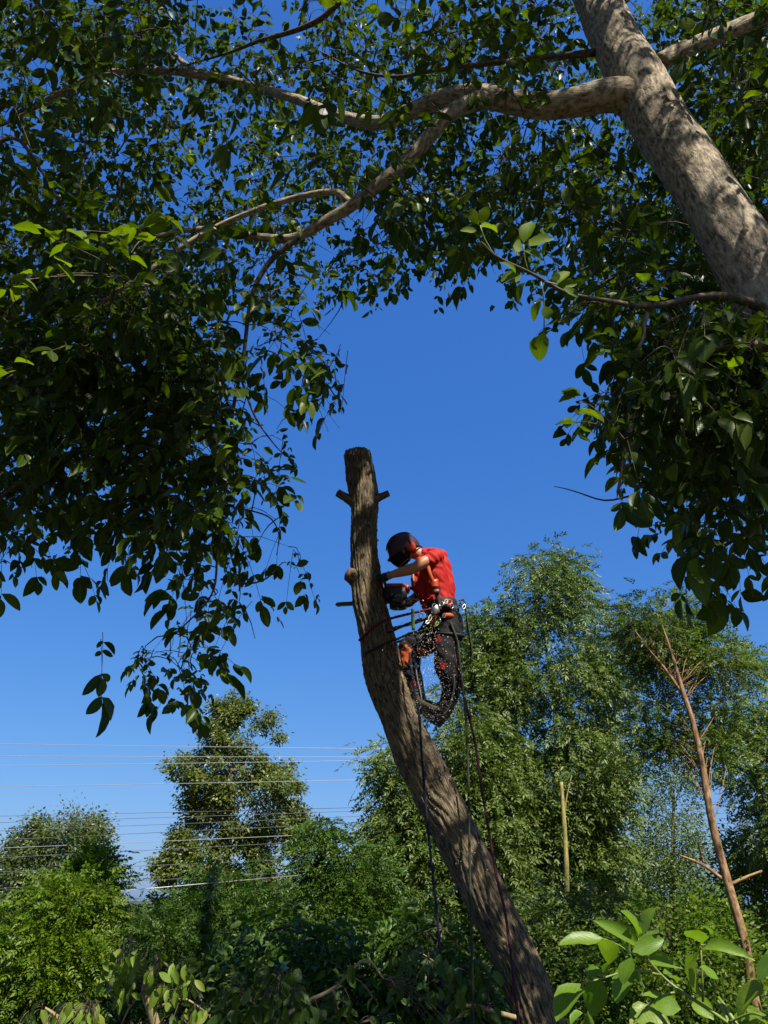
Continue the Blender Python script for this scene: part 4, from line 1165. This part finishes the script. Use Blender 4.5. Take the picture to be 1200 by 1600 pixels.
cut_bough('cut_bough', 'shaded cut bough with green fruit along the bottom centre', [(420, 1680, 4.4, 0.02), (440, 1600, 4.4, 0.016), (470, 1570, 4.45, 0.012), (520, 1545, 4.5, 0.009), (570, 1500, 4.6, 0.007), (600, 1530, 4.6, 0.004)],
          [[(440, 1600, 4.4), (400, 1570, 4.4), (380, 1555, 4.4)], [(470, 1570, 4.45), (450, 1545, 4.4), (425, 1520, 4.4)], [(520, 1545, 4.5), (530, 1580, 4.5), (560, 1600, 4.5)]],
          [(340, 450, 1530, 1600), (420, 560, 1500, 1600), (500, 720, 1540, 1610), (400, 480, 1510, 1560)], 170, 4.45, 'shrub_leaf', 0.085, 53, fruit=((497, 1584, 4.2), (505, 1585, 4.2), (466, 1528, 4.25)))
cut_bough('cut_bough', 'shaded cut bough with limp leaves leaning on the trunk foot at left', [(640, 1680, 4.8, 0.018), (690, 1610, 4.9, 0.014), (720, 1560, 5.0, 0.010), (745, 1520, 5.1, 0.006)],
          [[(690, 1610, 4.9), (730, 1580, 4.9), (760, 1572, 4.9)], [(720, 1560, 5.0), (700, 1520, 5.0), (660, 1490, 5.0)]],
          [(700, 775, 1500, 1570), (620, 700, 1480, 1560), (690, 790, 1570, 1620)], 110, 5.0, 'shrub_leaf', 0.085, 54)
mb = MB(); st_ = [D(700, 1575, 4.9), D(740, 1572, 4.9), D(775, 1582, 4.85), D(812, 1592, 4.9)]
mb.tube(st_, [0.006, 0.013, 0.016, 0.017], 10, 6, disp=bark_disp(0.001, 6, 3))
o = mb.build('broken_stick', 'pale_bark', None, tuple(st_[3])); o['label'] = 'pale broken stick poking out beside the trunk foot'; o['category'] = 'stick'

# ------------------------------------------------------------------ the climber
MY = 5.86
m3 = lambda x, y, d=0.0: YP(x, y, MY + d)
from mathutils import noise as mnoise


def fuse(chains, voxel=0.009, smooth=6, wr=0.0, seed=0):
    """one continuous skin over tapering limbs; returns a mesh in world coordinates"""
    mb = MB()
    for ch in chains:
        P = [np.asarray(c[0], float) for c in ch]; R = [c[1] for c in ch]
        if len(P) > 1:
            mb.tube(np.array(P), R, 14, 4)
        for p, r_ in zip(P, R):
            mb.ellipsoid(p, (r_, 0, 0), (0, r_, 0), (0, 0, r_), 14, 9)
    me = np_mesh('tmp', np.vstack(mb.V), mb.F, mb.T)
    o = bpy.data.objects.new('tmp', me); COL.objects.link(o)
    md = o.modifiers.new('r', 'REMESH'); md.mode = 'VOXEL'; md.voxel_size = voxel
    ms = o.modifiers.new('s', 'SMOOTH'); ms.factor = 0.5; ms.iterations = smooth
    dg = bpy.context.evaluated_depsgraph_get()
    out_ = bpy.data.meshes.new_from_object(o.evaluated_get(dg))
    bpy.data.objects.remove(o); bpy.data.meshes.remove(me)
    n = len(out_.vertices)
    co = np.zeros(n * 3, np.float32); out_.vertices.foreach_get('co', co); co = co.reshape(-1, 3).astype(float)
    if wr:
        no = np.zeros(n * 3, np.float32); out_.vertices.foreach_get('normal', no); no = no.reshape(-1, 3)
        for i in range(n):
            v = Vector((co[i][0] * 7 + seed, co[i][1] * 9, co[i][2] * 11 + co[i][0] * 9))
            w = abs(mnoise.noise(v)) * 1.2 + 0.5 * mnoise.noise(v * 2.3)
            co[i] += no[i] * (w - 0.25) * wr
    out_.vertices.foreach_set('co', co.astype(np.float32).ravel())
    out_.polygons.foreach_set('use_smooth', np.ones(len(out_.polygons), bool))
    return out_, co


def fused_part(name, chains, mat, parent, voxel=0.009, smooth=6, wr=0.0, seed=0, patches=()):
    me, co = fuse(chains, voxel, smooth, wr, seed)
    mats = [mat] + [p[2] for p in patches]
    for q in mats: me.materials.append(MATS[q])
    if patches:
        for p in me.polygons:
            c = co[list(p.vertices)].mean(0)
            for k, (ctr, rad, _) in enumerate(patches):
                if np.linalg.norm((c - ctr) / rad) + 0.9 * mnoise.noise(Vector(c * 38)) < 1: p.material_index = k + 1
    co = co - ORG[parent.name]
    me.vertices.foreach_set('co', co.astype(np.float32).ravel()); me.update()
    me.name = name
    return link_mesh(name, me, None, parent)


feet = m3(672, 1128)
man = thing('person', 'person in red T-shirt and helmet roped to the leaning trunk, sawing', 'person', tuple(feet))
# head frame
HC = m3(632, 861, -0.01)
fh = unit(np.array([-0.80, -0.16, -0.52])); uh = unit(np.array([0, 0, 1.0]) - fh * fh[2]); sh = np.cross(uh, fh)   # sh points to the person's left
if sh[1] > 0: sh = -sh
H = lambda f, s_, u: HC + (fh * f + sh * s_ + uh * u) * 0.93
legA = [(m3(688, 972, 0.09), .098), (m3(664, 1002, 0.11), .100), (m3(640, 1011, 0.11), .082), (m3(640, 1030, 0.10), .074), (m3(645, 1055, 0.08), .066), (m3(652, 1085, 0.05), .056)]
legB = [(m3(703, 972, -0.10), .100), (m3(700, 1005, -0.13), .092), (m3(695, 1037, -0.15), .078), (m3(703, 1060, -0.12), .074), (m3(705, 1080, -0.09), .064), (m3(700, 1094, -0.07), .056)]
armL = [(m3(678, 873, -0.165), .046), (m3(664, 878, -0.21), .050), (m3(650, 886, -0.22), .044), (m3(640, 890, -0.21), .046), (m3(626, 894, -0.19), .039), (m3(610, 898.5, -0.16), .029)]
armR = [(m3(667, 869, 0.18), .054), (m3(661, 898, 0.22), .047), (m3(656, 924, 0.20), .042), (m3(646, 936, 0.16), .040), (m3(632, 941, 0.08), .029)]
inner = [[(m3(676, 886, -0.06), .075), (m3(682, 920, -0.03), .08), (m3(690, 955, -0.02), .085)], [(m3(672, 886, 0.08), .075), (m3(680, 920, 0.06), .08), (m3(689, 955, 0.05), .085)]]
thin = lambda ch, k: [(p, r_ * k) for p, r_ in ch]
headc = [[(H(0.005, 0, 0.03), .098), (H(-0.02, 0, 0.02), .096)], [(H(0.055, 0, -0.055), .052), (H(0.075, 0, -0.085), .032)], [(H(0.03, 0.035, -0.05), .05)], [(H(0.03, -0.035, -0.05), .05)],
         [(H(0.098, 0, 0.0), .014), (H(0.116, 0, -0.032), .016)], [(H(0.09, 0.03, 0.02), .018), (H(0.09, -0.03, 0.02), .018)], [(H(-0.045, 0, -0.03), .055), (m3(655, 866, 0.0), .056), (m3(665, 874, 0.0), .062)]]
fused_part('body', headc + [armL, armR, thin(legA, .82), thin(legB, .82)] + inner, 'skin', man, 0.009, 4)
for sg in (1, -1):
    mb = MB(); mb.ellipsoid(H(0.094, 0.030 * sg, 0.002), fh * 0.010, sh * 0.013, uh * 0.009); mb.build('eye', 'hair_dark', man)
mb = MB(); mb.tube([H(0.098, 0.028, -0.062), H(0.106, 0, -0.060), H(0.098, -0.028, -0.062)], [0.004, 0.007, 0.004], 6, 4); mb.build('mouth', 'red_sawn_wood', man)
fused_part('beard', [[(H(0.058, 0.045, -0.065), .036), (H(0.082, 0, -0.090), .032), (H(0.058, -0.045, -0.065), .036)], [(H(0.0, 0.07, -0.03), .030), (H(0.04, 0.055, -0.065), .034)], [(H(0.0, -0.07, -0.03), .030), (H(0.04, -0.055, -0.065), .034)]], 'hair_dark', man, 0.007, 3)
# T-shirt
shirt = [[(m3(681, 870, -0.15), .066), (m3(678, 892, -0.10), .108), (m3(684, 920, -0.07), .102), (m3(689, 946, -0.05), .106)],
         [(m3(668, 869, 0.17), .064), (m3(669, 892, 0.12), .106), (m3(679, 920, 0.09), .102), (m3(687, 946, 0.07), .102)],
         [(m3(661, 880, -0.03), .070), (m3(656, 905, -0.01), .074), (m3(664, 930, 0.0), .062), (m3(672, 948, 0.0), .06)],
         [(m3(685, 872, 0.0), .078), (m3(691, 890, -0.02), .070), (m3(698, 915, -0.02), .070), (m3(699, 942, 0.0), .068)],
         [(m3(681, 870, -0.15), .068), (m3(674, 874, -0.185), .066), (m3(671, 876, -0.195), .062)],
         [(m3(668, 869, 0.17), .064), (m3(664, 886, 0.21), .062), (m3(661, 898, 0.22), .060)],
         [(m3(664, 868, 0.0), .058), (m3(674, 868, -0.08), .062)], [(m3(664, 868, 0.0), .058), (m3(668, 868, 0.09), .062)]]
sht = fused_part('t_shirt', shirt, 'shirt_red', man, 0.0075, 4, 0.018, 3)
# trousers with orange panels
E = np.array
trou = [[(m3(690, 950, -0.05), .102), (m3(694, 968, -0.06), .108)], [(m3(688, 950, 0.06), .10), (m3(690, 968, 0.06), .105)], legA, legB]
trou = trou[:2] + [[(p, r_ * 1.10) for p, r_ in ch] for ch in (legA, legB)]
fused_part('trousers', trou, 'trouser_black', man, 0.010, 4, 0.014, 9,
           patches=((m3(634, 1022, 0.02), E([.045, .09, .075]), 'orange_cloth'), (m3(658, 1016, 0.03), E([.040, .06, .028]), 'orange_cloth'), (m3(683, 1000, -0.15), E([.022, .10, .05]), 'red_metal'), (m3(648, 1068, 0.0), E([.03, .05, .02]), 'red_metal'), (m3(690, 1040, -0.22), E([.030, .06, .030]), 'red_metal')))
# boots
for ch, sole in (([[(m3(704, 1084, -0.07), .068), (m3(696, 1106, -0.06), .062), (m3(688, 1122, -0.05), .048)], [(m3(692, 1113, -0.05), .054), (m3(674, 1106, -0.03), .048), (m3(659, 1099, 0.0), .040)]], [(690, 1131, -0.05), (676, 1122, -0.03), (660, 1108, 0.0)]),
                 ([[(m3(651, 1080, 0.05), .058), (m3(655, 1098, 0.04), .056)], [(m3(655, 1100, 0.04), .052), (m3(643, 1104, 0.03), .046), (m3(632, 1105, 0.02), .038)]], [(657, 1110, 0.04), (644, 1113, 0.03), (632, 1112, 0.02)])):
    b_ = fused_part('boot', ch, 'boot_leather', man, 0.008, 3, 0.004, 1)
    mb = MB(); mb.tube([m3(*p) for p in sole], [.034, .036, .030], 10, 4); mb.build('sole', 'dark_plastic', b_)
    for q in np.linspace(0.2, 0.8, 3):
        a0 = np.asarray(ch[0][0][0]); a1 = np.asarray(ch[0][-1][0]); c = a0 * (1 - q) + a1 * q
        mb = MB(); mb.torus(c, a1 - a0, ch[0][0][1] * (1.02 - 0.18 * q), 0.006, None, 1, 1, 20, 5); mb.build('boot_strap', 'black_web', b_)
for pts in ([(708, 1046, -0.20), (710, 1070, -0.19), (705, 1095, -0.15), (696, 1114, -0.12), (682, 1118, -0.10)], [(648, 1030, 0.0), (652, 1060, -0.01), (658, 1088, -0.02), (657, 1106, -0.03), (645, 1112, -0.03)]):
    mb = MB(); mb.tube([m3(*p) for p in pts], [.008, .008, .008, .008, .006], 6, 5); mb.build('climbing_spur', 'steel', man)
# gloves
def glove(palm, wrist, grip, name='glove'):
    pal = np.asarray(palm); wr = np.asarray(wrist); a = unit(pal - wr)
    ga = unit(np.asarray(grip)); k = unit(np.cross(a, ga))
    ch = [[(wr, .031), (pal, .038)], [(pal + ga * .02, .030), (pal - ga * .025, .028)]]
    for i, (o_, ln) in enumerate(((-.036, .030), (-.013, .036), (.011, .034), (.034, .026))):
        b0 = pal + a * .028 + ga * o_
        ch.append([(b0, .0105), (b0 + a * ln * .8 - k * .006, .0100), (b0 + a * ln * 0.95 - k * .030, .0092), (b0 + a * ln * .35 - k * .044, .0082)])
    ch.append([(pal - ga * .03 - a * .01, .013), (pal - ga * .046 + a * .018 - k * .016, .0105), (pal - ga * .036 + a * .036 - k * .032, .009)])
    gl = fused_part(name, ch, 'glove_dark', man, 0.0055, 2)
    mb = MB(); mb.tube([wr - a * 0.012, wr + a * 0.022], [0.034, 0.033], 14, 1); mb.build('cuff', 'cuff_grey', gl)


glove(m3(601, 902, -0.14), m3(608, 899, -0.155), (0.1, 0.9, 0.25))
glove(m3(626, 941, 0.05), m3(632, 941, 0.08), (0.5, 0.2, 0.8))
# helmet
hel = MB()
th = np.arange(40) / 40 * 2 * math.pi; ph = np.linspace(0.03, 1.0, 18)
G = []
for t in ph:
    ring = []
    for a in th:
        ca, sa = math.cos(a), math.sin(a)
        low = 1.72 + 0.22 * max(0, -ca) - 0.02 * abs(sa)
        p_ = t * low
        f_ = 0.150 * math.sin(p_) * ca + (0.030 * max(0, ca) ** 3 * max(0, (t - 0.85) / 0.15))
        s_ = 0.122 * math.sin(p_) * sa
        u_ = 0.150 * math.cos(p_)
        k_ = 1 + 0.035 * max(0, math.cos(5 * a)) * max(0, math.sin(p_ * 2)) * (0.6 if abs(sa) > .2 else 1)
        ring.append(H(f_ * k_ - 0.006, s_ * k_, u_ * k_ + 0.018))
    G.append(ring)
hel.grid(np.array(G), True, (True, False))
helm = hel.build('helmet', 'helmet_shell', man)
for s_ in (-0.05, -0.018, 0.018, 0.05):
    mb = MB(); P = []
    for p_ in np.linspace(-1.0, 0.9, 9):
        P.append(H(0.152 * math.sin(-p_), s_ * 1.15, 0.149 * math.cos(p_) * math.sqrt(max(0, 1 - (s_ / .122) ** 2)) + 0.019))
    mb.tube(P, [0.003] + [0.006] * 7 + [0.003], 7, 3); mb.build('ridge', 'helmet_shell', helm)
mb = MB(); P = [H(0.152 * math.cos(a) + 0.026 * max(0, math.cos(a)) ** 3, 0.123 * math.sin(a), -0.004 - 0.05 * max(0, -math.cos(a))) for a in np.linspace(0, 2 * math.pi, 33)]
mb.tube(P, 0.007, 6, 1); mb.build('rim', 'dark_plastic', helm)
for sg in (1, -1):
    mf = MB(); c = H(-0.022, 0.122 * sg, -0.012)
    mf.ellipsoid(c, fh * 0.042, uh * 0.054, sh * 0.026 * sg, 18, 10)
    e = mf.build('ear_muff', 'muff_orange', helm)
    mb = MB(); mb.torus(H(-0.022, 0.104 * sg, -0.012), sh, 0.046, 0.013, uh, 1.12, 0.9); mb.build('cushion', 'dark_plastic', e)
    mb = MB(); mb.tube([H(-0.022, 0.148 * sg, -0.006), H(-0.022, 0.150 * sg, 0.03), H(-0.015, 0.136 * sg, 0.06)], [0.006, 0.006, 0.006], 6, 3); mb.build('muff_arm', 'dark_plastic', e)
    mb = MB(); mb.tube([H(-0.03, 0.10 * sg, -0.01), H(0.02, 0.085 * sg, -0.08), H(0.065, 0.03 * sg, -0.125)], [0.006] * 3, 5, 4); mb.build('chin_strap', 'black_web', helm)
vz = MB(); G = []
for t in np.linspace(0, 1, 7):
    G.append([H((0.152 + 0.010 * t - 0.050 * t * t) * math.cos(a) + 0.012, (0.124 - 0.012 * t) * math.sin(a), 0.006 - 0.112 * t) for a in np.linspace(-1.15, 1.15, 21)])
G = np.array(G); vz.grid(G, closed_u=False); G2 = G - fh * 0.003; vz.grid(G2[:, ::-1], closed_u=False)
vis = vz.build('visor', 'visor_mesh', helm)
mb = MB(); mb.tube(G[-1], 0.0035, 5, 1); mb.build('visor_edge', 'cuff_grey', vis)
# harness
har = MB(); cB = m3(691, 955, -0.005); ax = unit(m3(684, 920) - m3(694, 968)); e2 = np.array([0, 1.0, 0]); e1 = unit(np.cross(e2, ax))
G = []
for h_, k_ in ((-.055, .97), (-.052, 1.02), (-.02, 1.03), (.02, 1.03), (.052, 1.02), (.055, .97)):
    G.append([cB + ax * h_ + e1 * math.cos(a) * 0.128 * k_ + e2 * math.sin(a) * 0.178 * k_ for a in np.linspace(0, 2 * math.pi, 36, endpoint=False)])
har.grid(np.array(G))
hn = har.build('harness', 'black_web', man)


def ribbon(pts, w, mat, name, par, th_=0.004):
    P = np.array([m3(*p) for p in pts]); P, _ = spline(P, np.ones(len(P)), 4)
    T = unit(np.gradient(P, axis=0)); vw = unit(P - CAM); S = unit(np.cross(T, vw))
    G = np.stack([P - S * w / 2, P + S * w / 2, P + S * w / 2 + vw * th_, P - S * w / 2 + vw * th_], 1)
    mb = MB(); mb.grid(G, True); return mb.build(name, mat, par)


ribbon([(669, 866, -0.20), (668, 880, -0.225), (672, 897, -0.225), (679, 915, -0.20), (683, 932, -0.185), (685, 946, -0.19)], 0.030, 'orange_cloth', 'shoulder_strap', hn)
ribbon([(679, 905, -0.21), (680, 918, -0.208)], 0.055, 'saw_orange', 'strap_patch', hn)
ribbon([(646, 893, -0.10), (646, 903, -0.10), (648, 915, -0.09)], 0.012, 'pale_web', 'chest_cord', hn)
ribbon([(681, 920, -0.205), (684, 934, -0.20), (688, 948, -0.20)], 0.034, 'black_web', 'strap_end', hn)
mb = MB(); mb.box(m3(682, 924, -0.21), (0.020, 0, 0), (0, 0.008, 0), (0, 0, 0.014)); mb.build('buckle', 'dark_plastic', hn)
for c, R_, n_ in ((m3(703, 992, -0.12), .104, (0.1, -0.25, 1)), (m3(672, 992, 0.09), .108, (-0.8, 0, 0.55))):
    mb = MB(); mb.torus(c, n_, R_, 0.014, None, 1, 1, 28, 8); mb.build('leg_loop', 'black_web', hn)
for c, sx, sz, mt in (((700, 962, -0.205), .045, .022, 'orange_cloth'), ((678, 962, -0.19), .040, .024, 'orange_cloth'), ((676, 973, -0.18), .042, .020, 'orange_cloth'), ((714, 972, -0.15), .030, .05, 'orange_cloth'), ((696, 948, -0.20), .055, .020, 'black_web'), ((710, 952, -0.17), .04, .035, 'black_web')):
    mb = MB(); mb.ellipsoid(m3(*c), (sx, 0, 0), (0, 0.022, 0), (0, 0, sz), 16, 9); mb.build('hip_pad', mt, hn)
gear = [((681, 951), .030, 'pale_web', (0.3, -1, .2), 1.1, .9), ((684, 955), .026, 'steel', (0, -1, .3), 1.3, .8), ((672, 966), .030, 'pale_web', (.4, -1, 0), 1.5, .6), ((690, 944), .030, 'steel', (-.3, -1, .3), 1.2, .8), ((702, 941), .034, 'red_metal', (0, -1, .4), 1.2, .9), ((697, 940), .026, 'pale_web', (.2, -1, .3), 1.4, .7),
        ((706, 947), .026, 'steel', (.5, -1, 0), 1.3, .8), ((668, 972), .026, 'steel', (0, -1, .5), 1.4, .7), ((683, 974), .026, 'green_web', (.3, -1, .3), 1.5, .6), ((686, 971), .022, 'steel', (-.3, -1, 0), 1.3, .8), ((658, 962), .030, 'dark_plastic', (.2, -1, .2), 1.2, .9), ((722, 940), .030, 'dark_plastic', (.4, -1, 0), 1.3, .8), ((725, 948), .028, 'steel', (.2, -1, .2), 1.4, .6), ((694, 962), .024, 'dark_plastic', (.3, -1, .2), 1.4, .7), ((678, 947), .028, 'dark_plastic', (.3, -1, .2), 1.4, .7)]
for (x, y), R_, mt, n_, sx, sy in gear:
    mb = MB(); mb.torus(m3(x, y, -0.225), n_, R_ * 0.62, 0.0048, (0.4, 0, 0.9), sx, sy); mb.build('carabiner', mt, hn)
mb = MB(); mb.box(m3(681, 953, -0.235), (0.022, 0, 0.012), (0, 0.012, 0), (-0.012, 0, 0.030)); mb.build('rope_grab', 'steel', hn)
mb = MB(); mb.box(m3(663, 1001, -0.06), (0.060, 0, 0.01), (0, 0.03, 0), (-0.008, 0, 0.045)); mb.build('gear_pouch', 'black_web', hn)
ribbon([(662, 985, -0.16), (672, 981, -0.18), (684, 976, -0.20)], 0.012, 'green_web', 'sling', hn)

# ------------------------------------------------------------------ chainsaw
sroot = thing('chainsaw', 'orange and black chainsaw held against the trunk, bar tip poking out', 'chainsaw', tuple(m3(617, 952, 0.05)))
SX, SY, SZ = np.array([1.0, 0, 0]), np.array([0, 1.0, 0]), np.array([0, 0, 1.0])
mb = MB(); mb.box(m3(617, 930, 0.04), SX * 0.098, SY * 0.070, SZ * 0.055, bev=0.22); mb.box(m3(622, 943, 0.05), SX * 0.070, SY * 0.060, SZ * 0.045, bev=0.3); body = mb.build('engine_housing', 'dark_plastic', sroot)
mb = MB(); mb.box(m3(617, 917.5, 0.03), SX * 0.088, SY * 0.062, SZ * 0.014, bev=0.3); mb.build('top_cover', 'saw_orange', sroot)
mb = MB(); mb.ellipsoid(m3(636, 921, 0.02), SX * 0.026, SY * 0.06, SZ * 0.036, 16, 10); mb.build('filter_cover', 'saw_orange', sroot)
mb = MB(); mb.ellipsoid(m3(622, 934, -0.032), SX * 0.046, SZ * 0.044, SY * 0.014, 22, 8); st_c = mb.build('starter_cover', 'dark_plastic', sroot)
for k in range(5):
    a = -0.9 + k * 0.45
    mb = MB(); mb.box(m3(622, 934, -0.046) + SX * 0.028 * math.sin(a) + SZ * 0.026 * math.cos(a), SX * 0.003, SY * 0.003, SZ * 0.012); mb.build('vent', 'cuff_grey', st_c)
mb = MB(); mb.tube([m3(604, 919, 0.09), m3(599, 906, 0.08), m3(598, 902, 0.0), m3(599, 903, -0.10), m3(601, 909, -0.14), m3(605, 922, -0.09), m3(610, 934, -0.04)], 0.011, 10, 5); mb.build('front_handle', 'dark_plastic', sroot)
mb = MB(); mb.tube([m3(634, 917, 0.06), m3(646, 921, 0.07), m3(650, 932, 0.08), m3(644, 944, 0.08), m3(632, 948, 0.07)], 0.013, 10, 5); mb.build('rear_handle', 'dark_plastic', sroot)
mb = MB(); mb.box(m3(597.5, 912, -0.02), SX * 0.006, SY * 0.075, SZ * 0.032, bev=0.3); mb.build('hand_guard', 'red_metal', sroot)
ang = np.linspace(math.pi / 2, 3 * math.pi / 2, 12)
c0 = m3(531, 944.5, 0.10); c1 = m3(604, 941, 0.10); axb = unit(c1 - c0); w_ = 0.036
outl = [c0 + axb * 0.03 * math.cos(a) + SY * w_ * math.sin(a) for a in ang] + [c1 - SY * w_, c1 + SY * w_]
outl = np.array(outl); nb = np.cross(axb, SY); nb = unit(nb)
mb = MB(); mb.grid(np.stack([outl - nb * 0.004, outl + nb * 0.004]), True); bar = mb.build('guide_bar', 'bar_steel', sroot, smooth=False)
mb = MB(); oc = c0 * 0.5 + c1 * 0.5; mb.tube(oc + (outl - oc) * np.array([1.01, 1.10, 1.0]), 0.0058, 5, 1); mb.build('chain', 'dark_plastic', bar)

# ------------------------------------------------------------------ ropes
def rope(label, pts, r_, mat, sub=6, cat='rope', name='rope'):
    P = np.array([m3(*p) if len(p) == 3 else np.array(p[:3]) for p in pts])
    tw_ = lambda th, s: 0.10 * r_ * np.cos(2 * th + s * 140)
    mb = MB(); mb.tube(P, r_, 8, max(sub, 8), disp=tw_)
    o = mb.build(name, mat, None, tuple(P[-1])); o['label'] = label; o['category'] = cat; o['group'] = 'climbing ropes'
    return o


rope('upper dark red flip line running from the hip around the trunk', [(690, 951, -0.235), (668, 953, -0.22), (640, 959, -0.20), (612, 966, -0.155), (596, 972, -0.150), (580, 983, -0.135), (566, 996, -0.05), (562, 1000, 0.05), (572, 994, 0.17), (598, 984, 0.21), (640, 976, 0.20), (670, 965, 0.17)], 0.0105, 'rope_red')
rope('lower black lanyard looped round the trunk below the red line', [(655, 986, -0.15), (640, 990, -0.17), (622, 998, -0.165), (604, 1005, -0.155), (585, 1014, -0.130), (571, 1021, -0.04), (570, 1022, 0.05), (580, 1016, 0.17), (610, 1006, 0.21), (640, 998, 0.20)], 0.0095, 'rope_black')
rope('short dark lanyard stretched between the two ropes at the waist', [(660, 966, -0.21), (648, 971, -0.20), (632, 977, -0.18), (612, 986, -0.160), (604, 988, -0.145)], 0.011, 'rope_black')
rope('hanging rope loop behind the climber hip on the right', [(722, 943, -0.12), (728, 955, -0.12), (731, 985, -0.12), (735, 1005, -0.12), (736, 1028, -0.12), (733, 1040, -0.12), (724, 1043, -0.12), (714, 1042, -0.13)], 0.007, 'rope_black')
rope('pale thin cord hanging beside the loop at the climber hip', [(716, 938, -0.14), (726, 940, -0.14), (729, 960, -0.14), (734, 990, -0.14), (738, 1020, -0.14), (736, 1032, -0.14)], 0.005, 'rope_green')
rope('long grey-green rope hanging from the hip straight down past the boots', [(704, 972, -0.23), (710, 988, -0.235), (716, 1008, -0.22), (719, 1040, -0.215), (723, 1075, -0.20), (727, 1110, -0.20), (730, 1160, -0.20), (732, 1220, -0.20), (733, 1290, -0.20), (735, 1400, -0.20), (738, 1520, -0.20), (740, 1640, -0.20)], 0.0085, 'rope_green')
rope('purple rope trailing down the right side of the leaning trunk', [(706, 1000, -0.20), (716, 1050, -0.19), (728, 1100, -0.18), (742, 1160, -0.18), (752, 1230, -0.18), (764, 1300, -0.18), (776, 1370, -0.20), (788, 1420, -0.24), (797, 1480, -0.26), (806, 1560, -0.27), (812, 1620, -0.27)], 0.009, 'rope_purple')
rope('dark blue rope hanging down across the leaning trunk on the left', [(640, 1020, -0.13), (646, 1070, -0.18), (655, 1120, -0.19), (659, 1180, -0.20), (665, 1255, -0.21), (672, 1330, -0.20), (680, 1400, -0.20), (687, 1480, -0.20), (692, 1560, -0.20), (696, 1640, -0.20)], 0.009, 'rope_blue')
rb = ribbon([(645, 951, -0.215), (645, 965, -0.215), (646, 985, -0.205)], 0.026, 'green_web', 'webbing_sling', None)
rb['label'] = 'short yellow-green webbing sling hanging from the red rope'; rb['category'] = 'sling'

# ------------------------------------------------------------------ flying sawdust
r = np.random.default_rng(77)
n = 1900
yy = np.concatenate([r.normal(1040, 65, int(n * .86)), r.uniform(930, 1360, n - int(n * .86))])
yy = yy[(yy > 925) & (yy < 1440)]; n = len(yy)
cxp = np.interp(yy, [920, 950, 1000, 1050, 1150, 1250, 1350, 1450], [644, 645, 656, 670, 676, 698, 736, 772]); sg = np.interp(yy, [920, 960, 1040, 1150, 1300, 1450], [12, 18, 25, 20, 22, 26])
P = YP(cxp + r.normal(0, 1, n) * sg, yy, r.uniform(5.38, 5.68, n))
me = leaf_mesh('sawdust', P - P.mean(0), unit(r.normal(0, 1, (n, 3))), unit(r.normal(0, 1, (n, 3))), r.uniform(0.003, 0.010, n) * np.where(r.random(n) < 0.12, 1.5, 1.0), r.uniform(0.0025, 0.006, n), (np.array([(-.5, 0, -.2), (.5, 0, -.2), (0, 1, -.2), (0, .4, .35)]), [(0, 2, 1), (0, 1, 3), (1, 2, 3), (2, 0, 3)], np.zeros((4, 2))), r.random(n))
me.polygons.foreach_set('use_smooth', np.zeros(len(me.polygons), bool))
sdust = link_mesh('sawdust', me, 'chip_wood', None, tuple(P.mean(0)))
sdust['kind'] = 'stuff'; sdust['label'] = 'cloud of pale wood chips falling in front of the climber legs'; sdust['category'] = 'sawdust'
